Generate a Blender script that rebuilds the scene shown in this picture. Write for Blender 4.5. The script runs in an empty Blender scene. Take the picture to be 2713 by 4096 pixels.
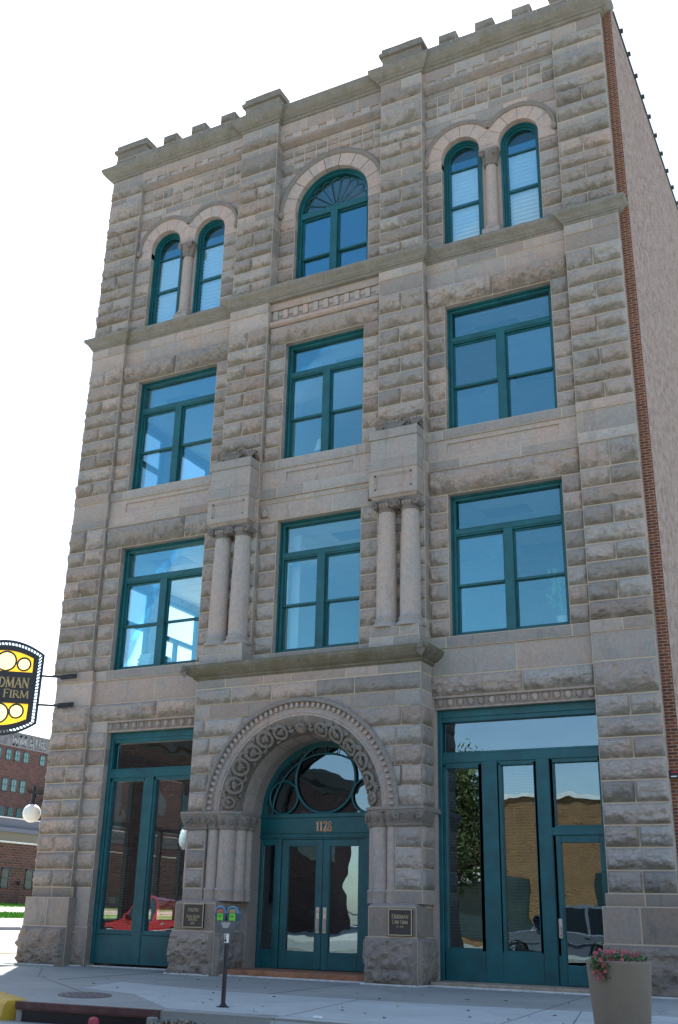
import bpy, math, random
import numpy as np
from mathutils import Matrix, Vector

# ------------------------------------------------------------------ camera, sky, sun, exposure
S = 0.8                                   # survey units -> metres
scene = bpy.context.scene
COL = scene.collection
PI = math.pi
R = math.radians

yaw, pitch, roll = R(27.5584499), R(21.09043879), R(1.33682202)
_f = Vector((-math.sin(yaw) * math.cos(pitch), math.cos(yaw) * math.cos(pitch), math.sin(pitch)))
_r = Vector((math.cos(yaw), math.sin(yaw), 0)); _u = _r.cross(_f)
_r2 = _r * math.cos(roll) + _u * math.sin(roll); _u2 = -_r * math.sin(roll) + _u * math.cos(roll)
cam = bpy.data.cameras.new('camera'); camo = bpy.data.objects.new('camera', cam); COL.objects.link(camo)
M = Matrix((( _r2.x, _u2.x, -_f.x, 0), (_r2.y, _u2.y, -_f.y, 0), (_r2.z, _u2.z, -_f.z, 1.6 * S), (0, 0, 0, 1)))
camo.matrix_world = M
cam.sensor_fit = 'VERTICAL'; cam.sensor_height = 36; cam.sensor_width = 24
cam.lens = 36 * 4189.74 / 4096
cam.clip_start = 0.1; cam.clip_end = 3000
scene.camera = camo

SUN_EL, SUN_AZ = 54.0, 38.0               # azimuth measured from +Y towards -X
world = bpy.data.worlds.new('World'); scene.world = world; world.use_nodes = True
wn = world.node_tree.nodes; wl = world.node_tree.links
bg = wn['Background']
sky = wn.new('ShaderNodeTexSky'); sky.sky_type = 'NISHITA'; sky.sun_disc = False
sky.sun_elevation = R(SUN_EL); sky.sun_rotation = R(-SUN_AZ)
sky.air_density = 1.0; sky.dust_density = 0.9; sky.ozone_density = 1.2
tintn = wn.new('ShaderNodeMix'); tintn.data_type = 'RGBA'; tintn.blend_type = 'MULTIPLY'; tintn.inputs[0].default_value = 1.0; tintn.inputs[7].default_value = (1.0, 0.98, 0.95, 1)
wl.new(sky.outputs[0], tintn.inputs[6]); wl.new(tintn.outputs[2], bg.inputs[0]); bg.inputs[1].default_value = 0.12
sun = bpy.data.lights.new('sun', 'SUN'); sun.energy = 4.0; sun.angle = R(0.53); sun.color = (1.0, 0.95, 0.87)
suno = bpy.data.objects.new('sun', sun); COL.objects.link(suno)
sd = Vector((-math.sin(R(SUN_AZ)) * math.cos(R(SUN_EL)), math.cos(R(SUN_AZ)) * math.cos(R(SUN_EL)), math.sin(R(SUN_EL))))
suno.rotation_euler = sd.to_track_quat('Z', 'Y').to_euler(); suno.location = (0, 0, 60)

scene.view_settings.view_transform = 'Standard'; scene.view_settings.look = 'None'
scene.view_settings.exposure = 1.5; scene.view_settings.gamma = 1.0
scene.render.engine = 'CYCLES'
scene.cycles.use_denoising = True
scene.cycles.max_bounces = 8; scene.cycles.transparent_max_bounces = 12
scene.cycles.sample_clamp_indirect = 6

# ------------------------------------------------------------------ helpers
rng = np.random.default_rng(7); random.seed(7)
NT = rng.random((256, 256))
def vnoise(x, y):
    xi = np.floor(x).astype(int); yi = np.floor(y).astype(int); fx = x - xi; fy = y - yi
    fx = fx * fx * (3 - 2 * fx); fy = fy * fy * (3 - 2 * fy)
    a = NT[xi & 255, yi & 255]; b = NT[(xi + 1) & 255, yi & 255]; c = NT[xi & 255, (yi + 1) & 255]; d = NT[(xi + 1) & 255, (yi + 1) & 255]
    return (a * (1 - fx) + b * fx) * (1 - fy) + (c * (1 - fx) + d * fx) * fy
def fbm(x, y, o=4):
    s = 0; a = 0.5
    for i in range(o): s = s + a * vnoise(x * 2 ** i + 17.3 * i, y * 2 ** i + 5.1 * i); a *= 0.5
    return s

class MB:
    """collects geometry of ONE mesh object, in survey units; st = per-vertex stone data (hue, value, rock, height)"""
    def __init__(s): s.v = []; s.f = []; s.a = []; s.n = 0; s.m = []; s.cm = 0
    def add(s, v, f, a=(0.5, 0.5, 0, 1)):
        v = np.asarray(v, float).reshape(-1, 3); k = s.n; s.v.append(v)
        s.f.extend([tuple(int(i) + k for i in q) for q in f]); s.m.extend([s.cm] * len(f))
        a = np.asarray(a, float)
        s.a.append(np.broadcast_to(a, (len(v), 4)) if a.ndim == 1 else a); s.n += len(v)
        return s
    def mat(s, i): s.cm = i; return s
    def box(s, x0, x1, y0, y1, z0, z1, a=(0.5, 0.5, 0, 1), b=0.0):
        if b <= 0:
            v = [(x, y, z) for x in (x0, x1) for y in (y0, y1) for z in (z0, z1)]
            f = [(0, 1, 3, 2), (4, 6, 7, 5), (0, 4, 5, 1), (2, 3, 7, 6), (0, 2, 6, 4), (1, 5, 7, 3)]
            return s.add(v, f, a)
        v = []
        for x, sx in ((x0, 1), (x1, -1)):
            for y, sy in ((y0, 1), (y1, -1)):
                for z, sz in ((z0, 1), (z1, -1)):
                    v += [(x, y + sy * b, z + sz * b), (x + sx * b, y, z + sz * b), (x + sx * b, y + sy * b, z)]
        I = lambda i, j, k, c: (i * 4 + j * 2 + k) * 3 + c
        f = []
        for i in (0, 1): f.append((I(i, 0, 0, 0), I(i, 1, 0, 0), I(i, 1, 1, 0), I(i, 0, 1, 0)))
        for j in (0, 1): f.append((I(0, j, 0, 1), I(1, j, 0, 1), I(1, j, 1, 1), I(0, j, 1, 1)))
        for k in (0, 1): f.append((I(0, 0, k, 2), I(1, 0, k, 2), I(1, 1, k, 2), I(0, 1, k, 2)))
        for i in (0, 1):
            for j in (0, 1): f.append((I(i, j, 0, 0), I(i, j, 1, 0), I(i, j, 1, 1), I(i, j, 0, 1)))
            for k in (0, 1): f.append((I(i, 0, k, 0), I(i, 1, k, 0), I(i, 1, k, 2), I(i, 0, k, 2)))
        for j in (0, 1):
            for k in (0, 1): f.append((I(0, j, k, 1), I(1, j, k, 1), I(1, j, k, 2), I(0, j, k, 2)))
        for i in (0, 1):
            for j in (0, 1):
                for k in (0, 1): f.append((I(i, j, k, 0), I(i, j, k, 1), I(i, j, k, 2)))
        return s.add(v, f, a)
    def grid(s, P, a=(0.5, 0.5, 0, 1), closed_u=False, mask=None):
        """P (nu, nv, 3)"""
        nu, nv = P.shape[:2]; f = []
        for i in range(nu if closed_u else nu - 1):
            i2 = (i + 1) % nu
            for j in range(nv - 1):
                if mask is not None and not mask[i, j]: continue
                f.append((i * nv + j, i2 * nv + j, i2 * nv + j + 1, i * nv + j + 1))
        if not np.isscalar(a) and np.ndim(a) == 3: a = a.reshape(-1, 4)
        return s.add(P.reshape(-1, 3), f, a)
    def lathe(s, cx, cy, prof, seg=24, a0=0.0, a1=2 * PI, a=(0.5, 0.5, 0, 1), caps=True, sx=1, sy=1):
        full = abs(a1 - a0 - 2 * PI) < 1e-6; n = seg if full else seg + 1
        t = a0 + (a1 - a0) * np.arange(n) / seg
        p = np.array(prof, float); P = np.zeros((n, len(p), 3))
        P[:, :, 0] = cx + sx * np.cos(t)[:, None] * p[:, 0]; P[:, :, 1] = cy + sy * np.sin(t)[:, None] * p[:, 0]; P[:, :, 2] = p[:, 1]
        s.grid(P, a, closed_u=full)
        if caps and full:
            for j in (0, len(p) - 1):
                if p[j, 0] > 1e-4: s.add(P[:, j], [tuple(range(n))], a)
        return s
    def prism(s, pts, y0, y1, a=(0.5, 0.5, 0, 1)):
        """polygon in XZ extruded in y"""
        n = len(pts); v = [(x, y0, z) for x, z in pts] + [(x, y1, z) for x, z in pts]
        f = [tuple(range(n)), tuple(range(2 * n - 1, n - 1, -1))] + [(i, (i + 1) % n, n + (i + 1) % n, n + i) for i in range(n)]
        return s.add(v, f, a)
    def hprism(s, pts, z0, z1, a=(0.5, 0.5, 0, 1)):
        n = len(pts); v = [(x, y, z0) for x, y in pts] + [(x, y, z1) for x, y in pts]
        f = [tuple(range(n)), tuple(range(2 * n - 1, n - 1, -1))] + [(i, (i + 1) % n, n + (i + 1) % n, n + i) for i in range(n)]
        return s.add(v, f, a)
    def tube(s, path, r, seg=6, a=(0.5, 0.5, 0, 1), closed=False, taper=None):
        P = np.asarray(path, float); n = len(P); G = np.zeros((n, seg + 1, 3))
        for i in range(n):
            if closed: t = P[(i + 1) % n] - P[i - 1]
            else: t = P[min(i + 1, n - 1)] - P[max(i - 1, 0)]
            t = t / (np.linalg.norm(t) + 1e-9)
            h = np.array([0, 1, 0.]) if abs(t[1]) < 0.9 else np.array([1, 0, 0.])
            u = np.cross(t, h); u /= np.linalg.norm(u); w = np.cross(t, u)
            rr = r if taper is None else r * taper[i]
            for k in range(seg + 1):
                q = 2 * PI * k / seg; G[i, k] = P[i] + rr * (u * math.cos(q) + w * math.sin(q))
        s.grid(G, a, closed_u=closed)
        if not closed:
            s.add(G[0, :seg], [tuple(range(seg))], a); s.add(G[-1, :seg], [tuple(range(seg))], a)
        return s
    def mould(s, prof, path, a=(0.5, 0.5, 0, 1), flip=1, rough=0.0):
        """sweep profile [(outward, z)] along plan path [(x, y)], outward = right of travel; mitred"""
        pts = [np.array(p, float) for p in path]; pr = np.array(prof, float); n = len(pts); cols = []; par = []
        for i in range(n):
            ds = []
            if i > 0: ds.append((pts[i] - pts[i - 1]) / np.linalg.norm(pts[i] - pts[i - 1]))
            if i < n - 1: ds.append((pts[i + 1] - pts[i]) / np.linalg.norm(pts[i + 1] - pts[i]))
            ns = [np.array([d[1], -d[0]]) * flip for d in ds]
            if len(ns) == 1: o = ns[0]
            else:
                o = ns[0] + ns[1]; o = o / (o @ ns[0])
            cols.append(o)
        full = []
        for i in range(n):
            full.append((pts[i], cols[i]))
            if i < n - 1:
                L = np.linalg.norm(pts[i + 1] - pts[i]); k = int(L / 0.12) if rough > 0 else 0
                for j in range(1, k):
                    d = (pts[i + 1] - pts[i]) / L; nn = np.array([d[1], -d[0]]) * flip; t = j / k
                    full.append((pts[i] * (1 - t) + pts[i + 1] * t, nn))
        P = np.zeros((len(full), len(pr), 3))
        for i, (p, o) in enumerate(full):
            P[i, :, 0] = p[0] + o[0] * pr[:, 0]; P[i, :, 1] = p[1] + o[1] * pr[:, 0]; P[i, :, 2] = pr[:, 1]
            if rough > 0:
                w = (fbm(np.full(len(pr), p[0] * 3.1 + p[1]), pr[:, 1] * 5, 3) - 0.45) * rough
                P[i, :, 2] += w * 0.5; P[i, :, 1] -= w * abs(o[1])
        s.grid(P, a)
        for i in (0, len(full) - 1): s.add(P[i], [tuple(range(len(pr)))], a)
        return s
    XF = None
    def build(s, name, mats, parent=None, smooth=False):
        me = bpy.data.meshes.new(name)
        V = np.concatenate(s.v)
        if MB.XF is not None: V = MB.XF(V)
        V = V * S
        me.from_pydata(V.tolist(), [], s.f)
        if not isinstance(mats, (list, tuple)): mats = [mats]
        for m_ in mats: me.materials.append(m_)
        me.polygons.foreach_set('material_index', s.m)
        if smooth: me.polygons.foreach_set('use_smooth', [True] * len(me.polygons))
        at = me.color_attributes.new('st', 'FLOAT_COLOR', 'POINT')
        at.data.foreach_set('color', np.concatenate(s.a).astype(np.float32).ravel())
        me.update()
        o = bpy.data.objects.new(name, me); COL.objects.link(o)
        if parent is not None: attach(o, parent)
        return o

def attach(o, parent):
    o.parent = parent
    if parent.type == 'EMPTY':
        o.matrix_parent_inverse = (Matrix.Translation(parent.location) @ Matrix.Rotation(parent.rotation_euler.z, 4, 'Z')).inverted()
def tag(o, label, cat=None, group=None, kind=None):
    if label: o['label'] = label
    if cat: o['category'] = cat
    if group: o['group'] = group
    if kind: o['kind'] = kind
    return o
def thing(name, label, cat, loc, group=None):
    o = bpy.data.objects.new(name, None); COL.objects.link(o)
    o.location = Vector(loc) * S; o.empty_display_size = 0.2
    return tag(o, label, cat, group)
def copy_tree(o, loc=None, label=None, parent=None, rot=None):
    c = o.copy(); COL.objects.link(c)
    if parent is not None: c.parent = parent
    if loc is not None: c.location = Vector(loc) * S
    if rot is not None: c.rotation_euler.z = rot
    if label: c['label'] = label
    for ch in o.children: copy_tree(ch, parent=c)
    return c

# ------------------------------------------------------------------ materials
def newmat(name):
    m = bpy.data.materials.new(name); m.use_nodes = True; nt = m.node_tree
    return m, nt, nt.nodes['Principled BSDF']
def N(nt, t, **k):
    n = nt.nodes.new(t)
    for a, b in k.items():
        if a.startswith('i_'):
            key = a[2:]; key = int(key) if key.isdigit() else key.replace('_', ' ')
            n.inputs[key].default_value = b
        else: setattr(n, a, b)
    return n
def mix(nt, fac, a, b, mode='MIX'):
    n = nt.nodes.new('ShaderNodeMix'); n.data_type = 'RGBA'; n.blend_type = mode
    for sock, val in ((n.inputs[0], fac), (n.inputs[6], a), (n.inputs[7], b)):
        if isinstance(val, (int, float)): sock.default_value = val
        elif isinstance(val, tuple): sock.default_value = val + ((1,) if len(val) == 3 else ())
        else: nt.links.new(val, sock)
    return n.outputs[2]
def math_(nt, op, a, b=0.0, c=None, clamp=False):
    n = nt.nodes.new('ShaderNodeMath'); n.operation = op; n.use_clamp = clamp
    for i, v in enumerate((a, b, c)):
        if v is None: continue
        if isinstance(v, (int, float)): n.inputs[i].default_value = v
        else: nt.links.new(v, n.inputs[i])
    return n.outputs[0]
def noise(nt, scale, detail=4, rough=0.55, vec=None, dist=0.0):
    n = nt.nodes.new('ShaderNodeTexNoise'); n.inputs['Scale'].default_value = scale; n.inputs['Detail'].default_value = detail
    n.inputs['Roughness'].default_value = rough; n.inputs['Distortion'].default_value = dist
    if vec is None: vec = nt.nodes.new('ShaderNodeTexCoord').outputs['Object']
    nt.links.new(vec, n.inputs['Vector']); return n.outputs[0]
def ramp(nt, fac, lo, hi):
    n = nt.nodes.new('ShaderNodeMapRange'); n.inputs[1].default_value = lo; n.inputs[2].default_value = hi; n.clamp = True
    nt.links.new(fac, n.inputs[0]); return n.outputs[0]
def bump(nt, h, strength, dist, bs):
    b = nt.nodes.new('ShaderNodeBump'); b.inputs['Strength'].default_value = strength; b.inputs['Distance'].default_value = dist
    nt.links.new(h, b.inputs['Height']); nt.links.new(b.outputs[0], bs.inputs['Normal'])

def mat_stone(name, g=(0.372, 0.350, 0.318), w=(0.49, 0.358, 0.285), dark=0.06, moss=0.0):
    m, nt, bs = newmat(name); L = nt.links
    at = nt.nodes.new('ShaderNodeVertexColor'); at.layer_name = 'st'
    sp = nt.nodes.new('ShaderNodeSeparateColor'); L.new(at.outputs['Color'], sp.inputs[0])
    hue, val, rock = sp.outputs[0], sp.outputs[1], sp.outputs[2]
    n1 = noise(nt, 0.55, 5); n2 = noise(nt, 3.2, 5, 0.6, dist=0.6); n3 = noise(nt, 14, 4, 0.6)
    h = math_(nt, 'ADD', math_(nt, 'MULTIPLY', hue, 0.62), math_(nt, 'MULTIPLY', math_(nt, 'SUBTRACT', n1, 0.5), 1.5))
    h = math_(nt, 'ADD', h, math_(nt, 'MULTIPLY', math_(nt, 'SUBTRACT', n2, 0.5), 1.3), clamp=True)
    c = mix(nt, h, g, w)
    # bluish-grey and rust veining of the sandstone
    c = mix(nt, math_(nt, 'MULTIPLY', ramp(nt, noise(nt, 2.1, 4, 0.6, dist=1.2), 0.56, 0.72), 0.5), c, (0.26, 0.275, 0.27))
    c = mix(nt, math_(nt, 'MULTIPLY', ramp(nt, noise(nt, 1.4, 5, 0.65, dist=0.9), 0.60, 0.75), 0.45), c, (0.46, 0.32, 0.225))
    v = math_(nt, 'ADD', 0.70, math_(nt, 'MULTIPLY', val, 0.38))
    v = math_(nt, 'MULTIPLY', v, math_(nt, 'ADD', 0.72, math_(nt, 'MULTIPLY', n3, 0.56)))
    vc = nt.nodes.new('ShaderNodeCombineColor')
    for i in range(3): L.new(v, vc.inputs[i])
    c = mix(nt, 1.0, c, vc.outputs[0], 'MULTIPLY')
    # weather stains on the broken faces
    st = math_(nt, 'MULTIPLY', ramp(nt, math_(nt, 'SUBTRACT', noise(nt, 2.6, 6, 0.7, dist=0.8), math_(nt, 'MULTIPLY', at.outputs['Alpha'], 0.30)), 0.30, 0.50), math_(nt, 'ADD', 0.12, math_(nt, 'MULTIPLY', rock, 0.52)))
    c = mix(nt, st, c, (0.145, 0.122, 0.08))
    # soot streaks
    mp = nt.nodes.new('ShaderNodeMapping'); mp.inputs['Scale'].default_value = (2.4, 2.4, 0.35)
    L.new(nt.nodes.new('ShaderNodeTexCoord').outputs['Object'], mp.inputs[0])
    sk = ramp(nt, noise(nt, 1.6, 5, 0.7, mp.outputs[0]), 0.56, 0.78)
    c = mix(nt, math_(nt, 'MULTIPLY', sk, 0.42 + dark), c, (0.12, 0.115, 0.10))
    if moss > 0:
        c = mix(nt, math_(nt, 'MULTIPLY', ramp(nt, noise(nt, 2.2, 6, 0.7), 0.40, 0.62), moss), c, (0.105, 0.095, 0.045))
    # mortar where value < 0
    mo = math_(nt, 'LESS_THAN', rock, -0.5)
    c = mix(nt, mo, c, (0.54, 0.44, 0.32))
    L.new(c, bs.inputs['Base Color']); bs.inputs['Roughness'].default_value = 0.92
    bs.inputs['Specular IOR Level'].default_value = 0.25
    hb = math_(nt, 'ADD', math_(nt, 'MULTIPLY', noise(nt, 9, 6, 0.65, dist=0.3), math_(nt, 'ADD', 0.25, rock)), math_(nt, 'MULTIPLY', n3, 0.15))
    bump(nt, hb, 0.8, 0.06, bs)
    return m
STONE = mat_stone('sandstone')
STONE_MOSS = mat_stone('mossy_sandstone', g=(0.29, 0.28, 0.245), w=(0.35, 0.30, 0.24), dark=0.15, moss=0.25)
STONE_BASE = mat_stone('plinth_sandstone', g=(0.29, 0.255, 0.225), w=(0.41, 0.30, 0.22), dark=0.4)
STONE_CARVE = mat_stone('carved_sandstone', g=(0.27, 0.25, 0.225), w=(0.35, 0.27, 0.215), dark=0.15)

def mat_plain(name, col, rough=0.6, metal=0.0, nscale=8, namt=0.25, spec=0.5, bmp=0.0):
    m, nt, bs = newmat(name)
    n = noise(nt, nscale, 6, 0.68)
    lo = tuple(x * (1 - namt) for x in col); hi = tuple(min(1, x * (1 + namt)) for x in col)
    nt.links.new(mix(nt, ramp(nt, n, 0.3, 0.7), lo, hi), bs.inputs['Base Color'])
    bs.inputs['Roughness'].default_value = rough; bs.inputs['Metallic'].default_value = metal
    bs.inputs['Specular IOR Level'].default_value = spec
    if bmp > 0: bump(nt, noise(nt, nscale * 6, 4), bmp, 0.01, bs)
    return m
TEAL = mat_plain('teal_paint', (0.002, 0.088, 0.100), 0.42, nscale=2.6, namt=0.30, bmp=0.15)
TEAL_DARK = mat_plain('teal_paint_lines', (0.003, 0.045, 0.055), 0.5, namt=0.1)

def mat_glass(name, refl=(0.38, 0.84, 0.97), f0=0.13, tint=(0.93, 1.0, 1.0), fk=0.75, wav=0.07):
    m = bpy.data.materials.new(name); m.use_nodes = True; nt = m.node_tree; nt.nodes.clear(); L = nt.links
    out = nt.nodes.new('ShaderNodeOutputMaterial'); tr = N(nt, 'ShaderNodeBsdfTransparent'); tr.inputs[0].default_value = tint + (1,)
    gl = N(nt, 'ShaderNodeBsdfGlossy'); gl.inputs[0].default_value = refl + (1,); gl.inputs['Roughness'].default_value = 0.0
    bp = nt.nodes.new('ShaderNodeBump'); bp.inputs['Strength'].default_value = wav; bp.inputs['Distance'].default_value = 0.04
    L.new(noise(nt, 0.9, 2, 0.4), bp.inputs['Height']); L.new(bp.outputs[0], gl.inputs['Normal'])
    fr = nt.nodes.new('ShaderNodeLayerWeight'); fr.inputs[0].default_value = 0.35
    oi = nt.nodes.new('ShaderNodeObjectInfo'); rv = math_(nt, 'MULTIPLY', math_(nt, 'SUBTRACT', oi.outputs['Random'], 0.5), 0.07)
    f = math_(nt, 'ADD', math_(nt, 'ADD', rv, f0), math_(nt, 'MULTIPLY', fr.outputs['Fresnel'], fk), clamp=True)
    mx = nt.nodes.new('ShaderNodeMixShader'); L.new(f, mx.inputs[0]); L.new(tr.outputs[0], mx.inputs[1]); L.new(gl.outputs[0], mx.inputs[2])
    L.new(mx.outputs[0], out.inputs[0]); return m
GLASS = mat_glass('window_glass')
GLASS_DARK = mat_glass('shop_glass', tint=(0.72, 0.70, 0.64), f0=0.16, refl=(0.60, 0.84, 1.0), wav=0.16)
GLASS_CLEAR = mat_glass('clear_glass', tint=(0.93, 0.98, 1.0), f0=0.02, fk=0.5)

def mat_brick(name, c1, c2, mortar, scale=(1, 1, 1), bw=0.2, bh=0.067, axis='XZ', paint=None, msize=0.010):
    m, nt, bs = newmat(name); L = nt.links
    tc = nt.nodes.new('ShaderNodeTexCoord'); sp = nt.nodes.new('ShaderNodeSeparateXYZ'); L.new(tc.outputs['Object'], sp.inputs[0])
    cb = nt.nodes.new('ShaderNodeCombineXYZ'); L.new(sp.outputs[axis[0]], cb.inputs[0]); L.new(sp.outputs['Z'], cb.inputs[1])
    br = nt.nodes.new('ShaderNodeTexBrick'); L.new(cb.outputs[0], br.inputs['Vector'])
    br.inputs['Scale'].default_value = 1; br.inputs['Brick Width'].default_value = bw; br.inputs['Row Height'].default_value = bh
    br.inputs['Mortar Size'].default_value = msize; br.inputs['Color1'].default_value = c1 + (1,); br.inputs['Color2'].default_value = c2 + (1,)
    br.inputs['Mortar'].default_value = mortar + (1,); br.inputs['Bias'].default_value = -0.1
    c = mix(nt, 0.55, br.outputs[0], mix(nt, noise(nt, 1.3, 6, 0.7), (0.25, 0.25, 0.25), (1, 1, 1)), 'MULTIPLY')
    c = mix(nt, 0.35, c, mix(nt, noise(nt, 22, 3, 0.6), (0.4, 0.4, 0.4), (1.6, 1.5, 1.4)), 'MULTIPLY')
    if paint:
        mp = nt.nodes.new('ShaderNodeMapping'); mp.inputs['Scale'].default_value = (1, 1.6, 2.2); L.new(tc.outputs['Object'], mp.inputs[0])
        c = mix(nt, math_(nt, 'MULTIPLY', ramp(nt, noise(nt, 2.4, 7, 0.8, mp.outputs[0]), 0.40, 0.58), 0.8), c, paint)
    L.new(c, bs.inputs['Base Color']); bs.inputs['Roughness'].default_value = 0.9; bs.inputs['Specular IOR Level'].default_value = 0.2
    bump(nt, math_(nt, 'ADD', math_(nt, 'MULTIPLY', br.outputs['Fac'], -1.0), noise(nt, 18, 4)), 0.5, 0.008, bs)
    return m
BRICK_FRONT = mat_brick('red_brick', (0.27, 0.09, 0.05), (0.14, 0.045, 0.04), (0.38, 0.30, 0.21))
BRICK_SIDE = mat_brick('weathered_brick', (0.30, 0.15, 0.10), (0.22, 0.14, 0.11), (0.38, 0.34, 0.29), axis='YZ', paint=(0.43, 0.34, 0.28))
BRICK_BG = mat_brick('dark_brick', (0.17, 0.075, 0.06), (0.09, 0.045, 0.04), (0.19, 0.16, 0.14), axis='YZ', bw=0.6, bh=0.2, msize=0.02)
BRICK_OPP = mat_brick('amber_brick', (0.36, 0.16, 0.055), (0.20, 0.075, 0.03), (0.36, 0.29, 0.18))
IVORY = mat_plain('interior_plaster', (0.74, 0.71, 0.60), 0.9, namt=0.05)
CEIL = mat_plain('ceiling_tile', (0.80, 0.80, 0.76), 0.9, namt=0.04)
WHITE = mat_plain('white_paint', (0.78, 0.78, 0.74), 0.6, namt=0.05)
BLACK = mat_plain('black_metal', (0.012, 0.013, 0.016), 0.45, namt=0.2)
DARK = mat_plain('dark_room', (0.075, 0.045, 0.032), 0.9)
BRONZE = mat_plain('bronze_plate', (0.045, 0.036, 0.032), 0.5, namt=0.15)
BRASS = mat_plain('pale_brass', (0.50, 0.40, 0.24), 0.45, metal=0.0, namt=0.12)
COPPER = mat_plain('copper_number', (0.62, 0.36, 0.22), 0.35, metal=0.4, namt=0.1)
NICKEL = mat_plain('brushed_nickel', (0.55, 0.50, 0.43), 0.35, metal=0.6, namt=0.08)
CHROME = mat_plain('chrome', (0.8, 0.8, 0.8), 0.12, metal=1.0, namt=0.02)
BLIND = mat_plain('white_blind', (0.80, 0.82, 0.80), 0.7, namt=0.03)
SLAT = mat_plain('blind_slat', (0.42, 0.28, 0.20), 0.6)
WOOD = mat_plain('dark_wood', (0.055, 0.022, 0.014), 0.6)
REDSTONE = mat_plain('red_sandstone_step', (0.34, 0.15, 0.08), 0.9, nscale=5, namt=0.35, bmp=0.4)
BUFFSTONE = mat_plain('buff_stone_step', (0.36, 0.28, 0.20), 0.9, nscale=4, namt=0.3, bmp=0.4)

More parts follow.
